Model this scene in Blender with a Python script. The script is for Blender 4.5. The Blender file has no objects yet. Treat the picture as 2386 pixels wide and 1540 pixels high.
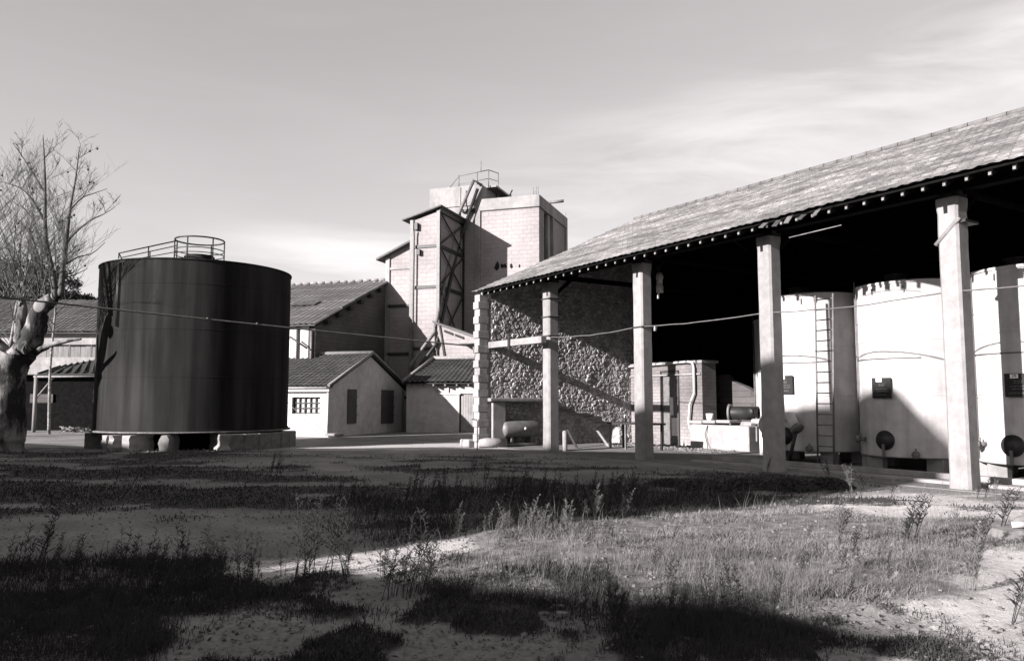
import bpy, bmesh, math, random
import numpy as np
from mathutils import Vector, Matrix

# ------------------------------------------------------------------ scene, camera, sky, sun, exposure
S = bpy.context.scene
COL = S.collection
R = math.radians
F, CX, CY, H = 1856.0, 1193.0, 770.0, 1.65           # measured camera (2386 px wide reading of the photo)
PITCH = math.atan(162 / F)

cam = bpy.data.cameras.new("camera"); cam.lens = 28.0; cam.sensor_width = 36.0
cam.clip_start = 0.05; cam.clip_end = 3000
camo = bpy.data.objects.new("camera", cam); COL.objects.link(camo)
camo.location = (0, 0, H); camo.rotation_euler = (math.pi / 2 + PITCH, 0, 0)
S.camera = camo

S.view_settings.view_transform = 'Standard'
S.view_settings.look = 'None'
S.view_settings.exposure = 1.65
S.view_settings.gamma = 1.0
S.view_settings.use_curve_mapping = False
S.cycles.max_bounces = 6
S.cycles.diffuse_bounces = 3

# shed frame: U runs along the shed (away, to the left), N runs into the shed
TH = R(-33.07)
U = Vector((math.sin(TH), math.cos(TH), 0)); N = Vector((U.y, -U.x, 0)); Z = Vector((0, 0, 1))
SUN_ALONG, SUN_DROP = 0.055, 0.356
SD = (N + U * SUN_ALONG - Z * SUN_DROP).normalized()   # direction the light travels
sun_el = math.asin(-SD.z); sun_az = math.atan2(-SD.x, -SD.y)

sl = bpy.data.lights.new("sun", 'SUN'); sl.energy = 5.0; sl.angle = R(0.7); sl.color = (1.0, 0.97, 0.955)
so = bpy.data.objects.new("sun", sl); COL.objects.link(so)
so.rotation_euler = SD.to_track_quat('-Z', 'Y').to_euler(); so.location = (-40, -20, 40)

w = bpy.data.worlds.new("World"); S.world = w; w.use_nodes = True
nt = w.node_tree; nt.nodes.clear()
def wn(t, **k):
    n_ = nt.nodes.new(t)
    for a, b in k.items(): setattr(n_, a, b)
    return n_
sky = wn('ShaderNodeTexSky', sky_type='NISHITA'); sky.sun_disc = False
sky.sun_elevation = sun_el; sky.sun_rotation = sun_az
sky.air_density = 1.0; sky.dust_density = 0.6; sky.ozone_density = 1.0
bw = wn('ShaderNodeRGBToBW'); nt.links.new(sky.outputs[0], bw.inputs[0])
tc = wn('ShaderNodeTexCoord')
mp = wn('ShaderNodeMapping'); nt.links.new(tc.outputs['Generated'], mp.inputs[0])
mp.inputs['Rotation'].default_value = (0.0, R(-14), R(12)); mp.inputs['Scale'].default_value = (1.6, 3.0, 9.0)
nz = wn('ShaderNodeTexNoise'); nz.inputs['Scale'].default_value = 1.6; nz.inputs['Detail'].default_value = 6
nz.inputs['Roughness'].default_value = 0.55; nz.inputs['Distortion'].default_value = 0.5
nt.links.new(mp.outputs[0], nz.inputs[0])
cr = wn('ShaderNodeMapRange'); cr.inputs[1].default_value = 0.42; cr.inputs[2].default_value = 0.78
cr.inputs[3].default_value = 0.0; cr.inputs[4].default_value = 1.0
nt.links.new(nz.outputs[0], cr.inputs[0])
# thin cirrus band rising to the right
def pix_ray(x, y):
    a = (x - CX) / F; b = -(y - CY) / F
    cp, sp = math.cos(PITCH), math.sin(PITCH)
    return Vector((a, cp - b * sp, sp + b * cp))
pl = pix_ray(1380, 430).cross(pix_ray(2330, 130)).normalized()
dt = wn('ShaderNodeVectorMath', operation='DOT_PRODUCT'); dt.inputs[1].default_value = pl
nt.links.new(tc.outputs['Generated'], dt.inputs[0])
ab = wn('ShaderNodeMath', operation='ABSOLUTE'); nt.links.new(dt.outputs['Value'], ab.inputs[0])
b1 = wn('ShaderNodeMapRange', interpolation_type='SMOOTHSTEP'); b1.inputs[1].default_value = 0.10; b1.inputs[2].default_value = 0.0
b1.inputs[3].default_value = 0.0; b1.inputs[4].default_value = 1.0
nt.links.new(ab.outputs[0], b1.inputs[0])
m1 = wn('ShaderNodeMath', operation='MULTIPLY'); nt.links.new(b1.outputs[0], m1.inputs[0]); nt.links.new(cr.outputs[0], m1.inputs[1])
m2 = wn('ShaderNodeMath', operation='MULTIPLY_ADD'); nt.links.new(m1.outputs[0], m2.inputs[0]); m2.inputs[1].default_value = 0.6
m3 = wn('ShaderNodeMath', operation='MULTIPLY_ADD'); nt.links.new(cr.outputs[0], m3.inputs[0]); m3.inputs[1].default_value = 0.07; m3.inputs[2].default_value = 1.0
nt.links.new(m3.outputs[0], m2.inputs[2])
m4 = wn('ShaderNodeMath', operation='MULTIPLY'); pw = wn('ShaderNodeMath', operation='POWER'); pw.inputs[1].default_value = 0.68; nt.links.new(bw.outputs[0], pw.inputs[0])
pm = wn('ShaderNodeMath', operation='MULTIPLY'); pm.inputs[1].default_value = 1.24; nt.links.new(pw.outputs[0], pm.inputs[0]); nt.links.new(pm.outputs[0], m4.inputs[0]); nt.links.new(m2.outputs[0], m4.inputs[1])
tint = wn('ShaderNodeVectorMath', operation='SCALE'); tint.inputs[0].default_value = (1.0, 0.955, 0.962)
nt.links.new(m4.outputs[0], tint.inputs['Scale'])
bg = wn('ShaderNodeBackground'); bg.inputs['Strength'].default_value = 0.085
nt.links.new(tint.outputs[0], bg.inputs['Color'])
wo = wn('ShaderNodeOutputWorld'); nt.links.new(bg.outputs[0], wo.inputs[0])

# ------------------------------------------------------------------ geometry helpers
CAM = Vector((0, 0, H))
def W(a, b, z=0.0): return U * a + N * b + Z * z
def ground(x, y, z=0.0):
    d = pix_ray(x, y); return CAM + d * ((z - H) / d.z)
def atY(x, y, Y):
    d = pix_ray(x, y); return CAM + d * (Y / d.y)
def onplane(x, y, p0, nrm):
    d = pix_ray(x, y); return CAM + d * ((Vector(p0) - CAM).dot(nrm) / d.dot(nrm))
def un(p): return p.dot(U), p.dot(N)
rnd = random.Random(7)

class MB:
    """collects shapes in world coordinates and links them as ONE mesh object"""
    def __init__(s): s.v = []; s.f = []; s.sm = []
    def quad(s, *pts, smooth=False):
        b = len(s.v); s.v += [Vector(p) for p in pts]; s.f.append(tuple(range(b, b + len(pts)))); s.sm.append(smooth)
    def box(s, c, size, ax=(1, 0, 0), ay=(0, 1, 0), az=(0, 0, 1)):
        c = Vector(c); ax, ay, az = Vector(ax).normalized() * size[0] / 2, Vector(ay).normalized() * size[1] / 2, Vector(az).normalized() * size[2] / 2
        b = len(s.v)
        for k in (-1, 1):
            for j in (-1, 1):
                for i in (-1, 1): s.v.append(c + ax * i + ay * j + az * k)
        for q in ((0, 2, 3, 1), (4, 5, 7, 6), (0, 1, 5, 4), (2, 6, 7, 3), (0, 4, 6, 2), (1, 3, 7, 5)):
            s.f.append(tuple(b + t for t in q)); s.sm.append(False)
    def ubox(s, u0, u1, n0, n1, z0, z1):
        s.box(W((u0 + u1) / 2, (n0 + n1) / 2, (z0 + z1) / 2), (abs(u1 - u0), abs(n1 - n0), abs(z1 - z0)), U, N, Z)
    def prism(s, poly, d):
        d = Vector(d); b = len(s.v); n_ = len(poly)
        s.v += [Vector(p) for p in poly] + [Vector(p) + d for p in poly]
        s.f.append(tuple(range(b, b + n_))); s.f.append(tuple(range(b + 2 * n_ - 1, b + n_ - 1, -1))); s.sm += [False, False]
        for i in range(n_):
            j = (i + 1) % n_; s.f.append((b + i, b + n_ + i, b + n_ + j, b + j)); s.sm.append(False)
    def tube(s, pts, r, k=8, caps=True, smooth=True):
        pts = [Vector(p) for p in pts]; n_ = len(pts)
        rs = r if isinstance(r, (list, tuple)) else [r] * n_
        b = len(s.v); prev = None
        for i, p in enumerate(pts):
            t = (pts[min(i + 1, n_ - 1)] - pts[max(i - 1, 0)]).normalized()
            if prev is None:
                a = Vector((0, 0, 1)) if abs(t.z) < 0.9 else Vector((1, 0, 0))
                x = t.cross(a).normalized()
            else: x = (prev - t * prev.dot(t)).normalized()
            prev = x; y = t.cross(x)
            for j in range(k):
                an = 2 * math.pi * j / k; s.v.append(p + (x * math.cos(an) + y * math.sin(an)) * rs[i])
        for i in range(n_ - 1):
            for j in range(k):
                jj = (j + 1) % k
                s.f.append((b + i * k + j, b + i * k + jj, b + (i + 1) * k + jj, b + (i + 1) * k + j)); s.sm.append(smooth)
        if caps:
            s.f.append(tuple(b + k - 1 - j for j in range(k))); s.f.append(tuple(b + (n_ - 1) * k + j for j in range(k))); s.sm += [False, False]
    def lathe(s, base, prof, k=64, axis=Z, smooth=True, a0=0.0, a1=2 * math.pi):
        base = Vector(base); axis = Vector(axis).normalized()
        h = Vector((1, 0, 0)) if abs(axis.z) > 0.5 else Vector((0, 0, 1))
        x = axis.cross(h).normalized(); y = axis.cross(x); b = len(s.v); full = a1 - a0 > 6.28
        kk = k if full else k + 1
        for (r, z) in prof:
            for j in range(kk):
                an = a0 + (a1 - a0) * j / k; s.v.append(base + axis * z + (x * math.cos(an) + y * math.sin(an)) * r)
        for i in range(len(prof) - 1):
            for j in range(k):
                jj = (j + 1) % kk
                s.f.append((b + i * kk + j, b + i * kk + jj, b + (i + 1) * kk + jj, b + (i + 1) * kk + j)); s.sm.append(smooth)
    def lathe_sharp(s, base, prof, k=64):
        for i in range(len(prof) - 1): s.lathe(base, prof[i:i + 2], k)
    def blob(s, c, r, seed=0, k=7, rough=0.25, sq=(1, 1, 1)):
        rr = random.Random(seed); b = len(s.v); c = Vector(c)
        rows = max(3, k // 2)
        for i in range(rows + 1):
            ph = math.pi * i / rows
            for j in range(k):
                an = 2 * math.pi * j / k; q = r * (1 + rr.uniform(-rough, rough))
                s.v.append(c + Vector((math.sin(ph) * math.cos(an) * sq[0], math.sin(ph) * math.sin(an) * sq[1], math.cos(ph) * sq[2])) * q)
        for i in range(rows):
            for j in range(k):
                jj = (j + 1) % k
                s.f.append((b + i * k + j, b + (i + 1) * k + j, b + (i + 1) * k + jj, b + i * k + jj)); s.sm.append(False)
    def build(s, name, mat, parent=None, bevel=0.0):
        o = origin(parent); me = bpy.data.meshes.new(name)
        me.from_pydata([tuple(v - o) for v in s.v], [], s.f); me.validate(); me.update()
        me.polygons.foreach_set('use_smooth', [bool(x) for x in (s.sm + [False] * len(me.polygons))[:len(me.polygons)]])
        me.materials.append(mat); ob = bpy.data.objects.new(name, me); COL.objects.link(ob)
        if parent is not None: ob.parent = parent
        bm = bmesh.new(); bm.from_mesh(me); bmesh.ops.recalc_face_normals(bm, faces=bm.faces)
        if bevel: bmesh.ops.bevel(bm, geom=list(bm.edges), offset=bevel, segments=1, affect='EDGES')
        bm.to_mesh(me); bm.free()
        return ob
def origin(o):
    v = Vector((0, 0, 0))
    while o is not None: v += o.location; o = o.parent
    return v
def grid_obj(name, P, mat, parent=None, smooth=False):
    """P: array rows x cols x 3 of world points"""
    r, c, _ = P.shape; o = np.array(origin(parent)); me = bpy.data.meshes.new(name)
    idx = np.arange(r * c).reshape(r, c)
    f = np.stack([idx[:-1, :-1], idx[:-1, 1:], idx[1:, 1:], idx[1:, :-1]], -1).reshape(-1, 4)
    me.from_pydata((P.reshape(-1, 3) - o).tolist(), [], f.tolist()); me.update()
    me.polygons.foreach_set('use_smooth', [smooth] * len(me.polygons)); me.materials.append(mat)
    ob = bpy.data.objects.new(name, me); COL.objects.link(ob)
    if parent is not None: ob.parent = parent
    return ob
def tag(o, label=None, cat=None, group=None, kind=None):
    if label: o['label'] = label
    if cat: o['category'] = cat
    if group: o['group'] = group
    if kind: o['kind'] = kind
    return o
def thing(name, loc, label, cat, group=None):
    o = bpy.data.objects.new(name, None); o.empty_display_size = 0.2; COL.objects.link(o); o.location = loc
    return tag(o, label, cat, group)
def copy_tree(o, parent=None):
    c = o.copy(); COL.objects.link(c)
    if parent is not None: c.parent = parent
    for ch in list(o.children): copy_tree(ch, c)
    return c

# ------------------------------------------------------------------ materials (a black-and-white print: warm greys)
def g(v): return (v, v * 0.952, v * 0.956, 1)
def mat(name, lo, hi, scale=4.0, detail=6, rough=0.85, bump=0.0, bscale=None, stretch=(1, 1, 1), mix2=None, big=None, spec=0.3, p0=0.3, p1=0.7):
    """noise between two albedos; mix2=(scale, stretch, lo mult, hi mult) second layer; big = multiplier range of a slow noise"""
    m = bpy.data.materials.new(name); m.use_nodes = True; t = m.node_tree; t.nodes.clear(); L = t.links.new
    def nd(ty, **k):
        n_ = t.nodes.new(ty)
        for a, b in k.items(): setattr(n_, a, b)
        return n_
    co = nd('ShaderNodeTexCoord'); ma = nd('ShaderNodeMapping'); ma.inputs['Scale'].default_value = stretch
    L(co.outputs['Object'], ma.inputs[0])
    n1 = nd('ShaderNodeTexNoise'); n1.inputs['Scale'].default_value = scale; n1.inputs['Detail'].default_value = detail; n1.inputs['Roughness'].default_value = 0.62
    L(ma.outputs[0], n1.inputs[0])
    mr = nd('ShaderNodeMapRange'); mr.inputs[1].default_value = p0; mr.inputs[2].default_value = p1; mr.inputs[3].default_value = lo; mr.inputs[4].default_value = hi
    L(n1.outputs[0], mr.inputs[0]); val = mr.outputs[0]
    def mult(sc, st, a, b, q0=0.35, q1=0.68):
        nonlocal val
        mm = nd('ShaderNodeMapping'); mm.inputs['Scale'].default_value = st; mm.inputs['Location'].default_value = (3.1, 7.7, 1.3)
        L(co.outputs['Object'], mm.inputs[0])
        n2 = nd('ShaderNodeTexNoise'); n2.inputs['Scale'].default_value = sc; n2.inputs['Detail'].default_value = 5; L(mm.outputs[0], n2.inputs[0])
        r2 = nd('ShaderNodeMapRange'); r2.inputs[1].default_value = q0; r2.inputs[2].default_value = q1; r2.inputs[3].default_value = a; r2.inputs[4].default_value = b
        L(n2.outputs[0], r2.inputs[0])
        x = nd('ShaderNodeMath', operation='MULTIPLY'); L(val, x.inputs[0]); L(r2.outputs[0], x.inputs[1]); val = x.outputs[0]
    if mix2: mult(*mix2)
    if big: mult(0.35, (1, 1, 1), big[0], big[1])
    tn = nd('ShaderNodeVectorMath', operation='SCALE'); tn.inputs[0].default_value = (1.0, 0.952, 0.956); L(val, tn.inputs['Scale'])
    bs = nd('ShaderNodeBsdfPrincipled'); L(tn.outputs[0], bs.inputs['Base Color']); bs.inputs['Roughness'].default_value = rough
    bs.inputs['Specular IOR Level'].default_value = spec
    if bump:
        n3 = nd('ShaderNodeTexNoise'); n3.inputs['Scale'].default_value = bscale or scale * 3; n3.inputs['Detail'].default_value = 5
        L(ma.outputs[0], n3.inputs[0])
        bp = nd('ShaderNodeBump'); bp.inputs['Strength'].default_value = 1.0; bp.inputs['Distance'].default_value = bump
        L(n3.outputs[0], bp.inputs['Height']); L(bp.outputs[0], bs.inputs['Normal'])
    ou = nd('ShaderNodeOutputMaterial'); L(bs.outputs[0], ou.inputs[0])
    return m
def brick_mat(name, c1, c2, mortar, sx=0.4, sz=0.2, rot=0.0, bump=0.006, stain=(0.7, 1.1), msize=0.012):
    m = mat(name, 0.9, 1.1, scale=6, big=stain, bump=0, rough=0.9); t = m.node_tree; L = t.links.new
    bs = [n_ for n_ in t.nodes if n_.type == 'BSDF_PRINCIPLED'][0]
    tn = bs.inputs['Base Color'].links[0].from_node
    co = [n_ for n_ in t.nodes if n_.type == 'TEX_COORD'][0]
    sp = t.nodes.new('ShaderNodeMapping'); sp.inputs['Rotation'].default_value = (0, 0, rot); L(co.outputs['Object'], sp.inputs[0])
    xyz = t.nodes.new('ShaderNodeSeparateXYZ'); L(sp.outputs[0], xyz.inputs[0])
    cb = t.nodes.new('ShaderNodeCombineXYZ'); ax_ = t.nodes.new('ShaderNodeMath'); ax_.operation = 'ADD'; L(xyz.outputs[0], ax_.inputs[0]); L(xyz.outputs[1], ax_.inputs[1]); L(ax_.outputs[0], cb.inputs[0]); L(xyz.outputs[2], cb.inputs[1])
    br = t.nodes.new('ShaderNodeTexBrick'); L(cb.outputs[0], br.inputs[0]); br.inputs['Scale'].default_value = 1.0
    br.inputs['Brick Width'].default_value = sx; br.inputs['Row Height'].default_value = sz; br.inputs['Mortar Size'].default_value = msize
    br.inputs['Color1'].default_value = g(c1); br.inputs['Color2'].default_value = g(c2); br.inputs['Mortar'].default_value = g(mortar)
    mx = t.nodes.new('ShaderNodeVectorMath'); mx.operation = 'MULTIPLY'; L(tn.outputs[0], mx.inputs[0]); L(br.outputs[0], mx.inputs[1])
    L(mx.outputs[0], bs.inputs['Base Color'])
    bp = t.nodes.new('ShaderNodeBump'); bp.inputs['Distance'].default_value = bump; bp.inputs['Strength'].default_value = 1.0; bp.invert = True
    L(br.outputs['Fac'], bp.inputs['Height']); L(bp.outputs[0], bs.inputs['Normal'])
    return m

M = {}
M['concrete'] = mat('concrete_weathered', 0.16, 0.23, 5, bump=0.004, bscale=30, mix2=(1.2, (1, 1, 0.25), 0.8, 1.12))
M['concrete_pale'] = mat('concrete_pale', 0.18, 0.28, 4, bump=0.006, bscale=22, mix2=(1.5, (1, 1, 0.4), 0.8, 1.1))
M['quoin'] = brick_mat('limestone_quoins', 0.5, 0.38, 0.22, 0.5, 0.26, TH, 0.012, (0.75, 1.15), 0.02)
M['stone'] = mat('rubble_stone', 0.17, 0.33, 2.6, bump=0.012, bscale=18, big=(0.75, 1.2))
M['tile_shed'] = mat('weathered_roof_tile', 0.10, 0.19, 7, detail=8, bump=0.004, bscale=40, stretch=(0.6, 1, 1), mix2=(1.5, (0.45, 1.1, 1.1), 0.75, 1.45, 0.42, 0.62), big=(0.8, 1.15))
M['tile_dark'] = mat('dark_roof_tile', 0.026, 0.05, 7, detail=6, mix2=(1.2, (1, 1, 3), 0.75, 1.3))
M['sheet_roof'] = mat('fibre_cement_sheet', 0.075, 0.12, 6, mix2=(0.7, (0.6, 0.6, 2), 0.75, 1.25))
M['plinth'] = mat('darker_plinth_stone', 0.07, 0.15, 6, bump=0.015, bscale=18)
M['ridge'] = mat('ridge_mortar', 0.12, 0.22, 8)
def per_tile(m, w_, h_, lo, hi):
    t = m.node_tree; L = t.links.new; bs = [n_ for n_ in t.nodes if n_.type == 'BSDF_PRINCIPLED'][0]; src = bs.inputs['Base Color'].links[0].from_socket
    co = [n_ for n_ in t.nodes if n_.type == 'TEX_COORD'][0]; br = t.nodes.new('ShaderNodeTexBrick'); L(co.outputs['Object'], br.inputs[0]); br.inputs['Scale'].default_value = 1.0
    br.inputs['Brick Width'].default_value = w_; br.inputs['Row Height'].default_value = h_; br.inputs['Mortar Size'].default_value = 0.012; br.offset = 0.5
    br.inputs['Color1'].default_value = (lo, lo, lo, 1); br.inputs['Color2'].default_value = (hi, hi, hi, 1); br.inputs['Mortar'].default_value = (lo * .8, lo * .8, lo * .8, 1)
    mx = t.nodes.new('ShaderNodeVectorMath'); mx.operation = 'MULTIPLY'; L(src, mx.inputs[0]); L(br.outputs[0], mx.inputs[1]); L(mx.outputs[0], bs.inputs['Base Color'])
per_tile(M['tile_shed'], 0.23, 0.305, 0.72, 1.15)
M['shade_black'] = mat('deep_shade_black', 0.003, 0.008, 6, spec=0.02)  # near-black stands in for deep shade inside the shed and under the canopy
M['wood_dark'] = mat('old_dark_timber', 0.012, 0.03, 6, stretch=(1, 1, 4))
M['wood'] = mat('grey_timber', 0.10, 0.2, 8, stretch=(1, 1, 0.2))
M['white_wall'] = mat('white_render', 0.36, 0.5, 3, bump=0.004, bscale=25, mix2=(1.0, (1, 1, 0.5), 0.86, 1.05))
M['white_tank'] = mat('white_tank_paint', 0.34, 0.47, 3, rough=0.6, mix2=(3.5, (1, 1, 0.07), 0.74, 1.06), big=(0.82, 1.08), spec=0.3)
M['tower_brick'] = brick_mat('pale_block_infill', 0.235, 0.215, 0.195, 0.5, 0.25, 0.32, 0.006, (0.78, 1.12))
M['tower_conc'] = mat('tower_concrete', 0.2, 0.27, 3, bump=0.004, mix2=(1.4, (1, 1, 0.3), 0.7, 1.1), big=(0.8, 1.1))
M['barn_wall'] = brick_mat('barn_block_wall', 0.085, 0.07, 0.055, 0.5, 0.22, 0.32, 0.006, (0.65, 1.15))
M['room_brick'] = brick_mat('limewashed_brick', 0.25, 0.21, 0.19, 0.3, 0.12, TH, 0.008, (0.4, 1.15))
M['steel_dark'] = mat('dark_painted_steel', 0.012, 0.03, 6, rough=0.5)
M['steel_mid'] = mat('grey_steel', 0.08, 0.14, 6, rough=0.5)
M['galv'] = mat('galvanised_steel', 0.28, 0.4, 8, rough=0.45, spec=0.5)
M['tank_dark'] = mat('tarred_steel', 0.010, 0.027, 1.6, rough=0.85, stretch=(1, 1, 0.08), detail=9, mix2=(3.2, (1, 1, 0.04), 0.82, 1.4), big=(0.8, 1.2), spec=0.02, bump=0.01, bscale=2.2)
M['black'] = mat('black_void', 0.004, 0.008, 4)
M['glass'] = mat('dusty_glass', 0.03, 0.06, 3, rough=0.2, spec=0.5)
M['pane_pale'] = mat('whitened_glass', 0.3, 0.42, 6, rough=0.3)
M['shutter'] = mat('painted_shutter', 0.045, 0.07, 8, stretch=(1, 1, 0.3))
M['board'] = mat('chalk_board', 0.012, 0.02, 9)
M['paint_white'] = mat('white_lettering', 0.5, 0.7, 9)
M['bark'] = mat('plane_bark', 0.015, 0.2, 2.6, detail=6, bump=0.03, bscale=7, stretch=(1, 1, 0.4), p0=0.47, p1=0.62)
M['birch'] = mat('pale_bark', 0.06, 0.22, 5, detail=4, stretch=(1, 1, 1.6), p0=0.35, p1=0.6)
M['twig'] = mat('grey_twig', 0.04, 0.08, 4)
M['pine'] = mat('dark_needles', 0.012, 0.035, 2)
M['weed'] = mat('dead_weed', 0.012, 0.03, 5)
M['weed_pale'] = mat('pale_seed_head', 0.06, 0.13, 5)
M['turf'] = mat('short_turf', 0.012, 0.034, 5)
M['dry_turf'] = mat('dry_grass', 0.04, 0.2, 5, mix2=(0.8, (1, 1, 1), 0.6, 1.3))
M['rubble'] = mat('rubble_chips', 0.09, 0.2, 7, bump=0.01)
M['cable'] = mat('cable_sheath', 0.06, 0.11, 9)
M['porcelain'] = mat('porcelain', 0.25, 0.4, 6, rough=0.35)
M['floor'] = mat('dusty_slab', 0.1, 0.18, 3, bump=0.004, big=(0.75, 1.1))

# ------------------------------------------------------------------ ground sheet
def vnoise(x, y, s, seed=0):
    """smooth value noise, numpy"""
    x = x / s; y = y / s
    xi = np.floor(x).astype(np.int64); yi = np.floor(y).astype(np.int64); fx = x - xi; fy = y - yi
    fx = fx * fx * (3 - 2 * fx); fy = fy * fy * (3 - 2 * fy)
    def h(a, b):
        q = (a * 374761393 + b * 668265263 + seed * 974634599) & 0x7fffffff
        q = ((q ^ (q >> 13)) * 1274126177) & 0x7fffffff
        return ((q ^ (q >> 16)) & 0xffff) / 65535.0
    return (h(xi, yi) * (1 - fx) + h(xi + 1, yi) * fx) * (1 - fy) + (h(xi, yi + 1) * (1 - fx) + h(xi + 1, yi + 1) * fx) * fy
def fbm(x, y, s, seed=0, o=4):
    t = 0; a = 0.5
    for k in range(o): t = t + a * vnoise(x, y, s / 2 ** k, seed + k); a *= 0.5
    return t / (1 - 0.5 ** o)
def pol(px): return np.array([tuple(ground(x, y))[:2] for x, y in px])
def sdist(X, Y, P):
    """signed distance to a polygon on the ground, negative inside"""
    d = np.full(X.shape, 1e9); ins = np.zeros(X.shape, bool); n_ = len(P)
    for i in range(n_):
        a = P[i]; b = P[(i + 1) % n_]; ex, ey = b - a; wx = X - a[0]; wy = Y - a[1]
        t = np.clip((wx * ex + wy * ey) / (ex * ex + ey * ey + 1e-9), 0, 1)
        d = np.minimum(d, np.hypot(wx - ex * t, wy - ey * t))
        c = ((a[1] > Y) != (b[1] > Y)) & (X < (b[0] - a[0]) * (Y - a[1]) / (b[1] - a[1] + 1e-12) + a[0]); ins ^= c
    return np.where(ins, -d, d)
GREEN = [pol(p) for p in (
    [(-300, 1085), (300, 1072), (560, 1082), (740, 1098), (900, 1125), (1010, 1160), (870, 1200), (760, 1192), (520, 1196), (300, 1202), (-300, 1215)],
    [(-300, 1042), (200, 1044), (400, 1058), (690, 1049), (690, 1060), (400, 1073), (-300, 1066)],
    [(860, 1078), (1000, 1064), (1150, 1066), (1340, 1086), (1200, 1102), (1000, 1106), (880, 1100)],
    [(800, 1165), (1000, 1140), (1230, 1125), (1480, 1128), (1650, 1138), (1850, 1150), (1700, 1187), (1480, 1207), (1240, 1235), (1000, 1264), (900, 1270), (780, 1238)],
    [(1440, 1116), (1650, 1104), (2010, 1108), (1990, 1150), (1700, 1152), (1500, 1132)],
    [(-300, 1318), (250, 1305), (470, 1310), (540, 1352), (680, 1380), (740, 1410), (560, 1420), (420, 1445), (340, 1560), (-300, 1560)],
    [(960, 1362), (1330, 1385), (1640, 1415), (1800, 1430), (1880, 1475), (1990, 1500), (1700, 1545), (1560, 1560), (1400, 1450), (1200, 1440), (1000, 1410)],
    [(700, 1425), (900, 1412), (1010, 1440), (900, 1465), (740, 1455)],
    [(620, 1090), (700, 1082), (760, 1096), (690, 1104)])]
DRY = [pol(p) for p in (
    [(1090, 1248), (1240, 1230), (1450, 1212), (1850, 1186), (2100, 1213), (2340, 1232), (2310, 1270), (2170, 1300), (2090, 1340), (2270, 1372), (2060, 1394), (1870, 1400), (1700, 1422), (1340, 1392), (1010, 1372), (1000, 1345), (1110, 1300)],
    [(2270, 1128), (2420, 1118), (2430, 1160), (2300, 1166)])]
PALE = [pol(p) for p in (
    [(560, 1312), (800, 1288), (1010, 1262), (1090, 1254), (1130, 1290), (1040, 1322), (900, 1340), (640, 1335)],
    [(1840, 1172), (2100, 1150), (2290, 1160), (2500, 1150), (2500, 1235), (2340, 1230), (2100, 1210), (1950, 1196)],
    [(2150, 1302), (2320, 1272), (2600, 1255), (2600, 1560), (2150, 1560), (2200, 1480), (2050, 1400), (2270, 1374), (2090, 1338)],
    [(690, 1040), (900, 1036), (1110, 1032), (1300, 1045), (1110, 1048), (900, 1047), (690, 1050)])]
def field(X, Y, polys, soft, seed, amp):
    d = np.full(X.shape, 1e9)
    for P in polys: d = np.minimum(d, sdist(X, Y, P))
    dist = np.hypot(X, Y); k = np.clip(dist / 10.0, 0.6, 2.2)
    d = d / k + (fbm(X, Y, 0.9, seed) - 0.5) * amp
    return np.clip(0.5 - d / soft, 0, 1)
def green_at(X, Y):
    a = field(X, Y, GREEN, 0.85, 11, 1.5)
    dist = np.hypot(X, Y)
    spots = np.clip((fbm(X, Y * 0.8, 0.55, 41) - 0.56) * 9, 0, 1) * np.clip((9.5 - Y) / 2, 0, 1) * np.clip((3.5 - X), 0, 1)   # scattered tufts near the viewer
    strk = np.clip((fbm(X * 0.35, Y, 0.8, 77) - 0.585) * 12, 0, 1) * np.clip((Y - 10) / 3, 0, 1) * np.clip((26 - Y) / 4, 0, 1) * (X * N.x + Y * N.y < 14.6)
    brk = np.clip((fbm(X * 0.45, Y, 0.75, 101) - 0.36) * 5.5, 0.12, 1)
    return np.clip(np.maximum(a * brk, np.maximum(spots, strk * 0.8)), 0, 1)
def dry_at(X, Y): return field(X, Y, DRY, 0.95, 23, 1.5)
def gz(X, Y):
    X = np.asarray(X, float); Y = np.asarray(Y, float)
    z = (fbm(X, Y, 3.5, 5) - 0.5) * 0.16 + (fbm(X, Y, 0.5, 9, 3) - 0.5) * 0.025
    z = z + 0.04 * green_at(X, Y) + 0.05 * dry_at(X, Y)
    nn = X * N.x + Y * N.y; uu = X * U.x + Y * U.y
    fade = np.clip((14.6 - nn) / 1.2, 0, 1) * np.clip((29 - Y) / 3, 0, 1)
    return z * fade - 0.004
def axis_pts(lo, hi, step, far):
    mid = list(np.arange(lo, hi, step)); out = []; d = step; x = lo
    while x > -far: d *= 1.35; x -= d; out.append(x)
    out = out[::-1] + mid; d = step; x = mid[-1]
    while x < far: d *= 1.35; x += d; out.append(x)
    return np.array(out)
xs = axis_pts(-17, 13, 0.09, 900); ys = axis_pts(3.0, 28, 0.085, 900)
GX, GY = np.meshgrid(xs, ys)
GZ = gz(GX, GY)
ga, da = green_at(GX, GY), dry_at(GX, GY)
pa_ = field(GX, GY, PALE, 0.5, 63, 0.9)
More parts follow.
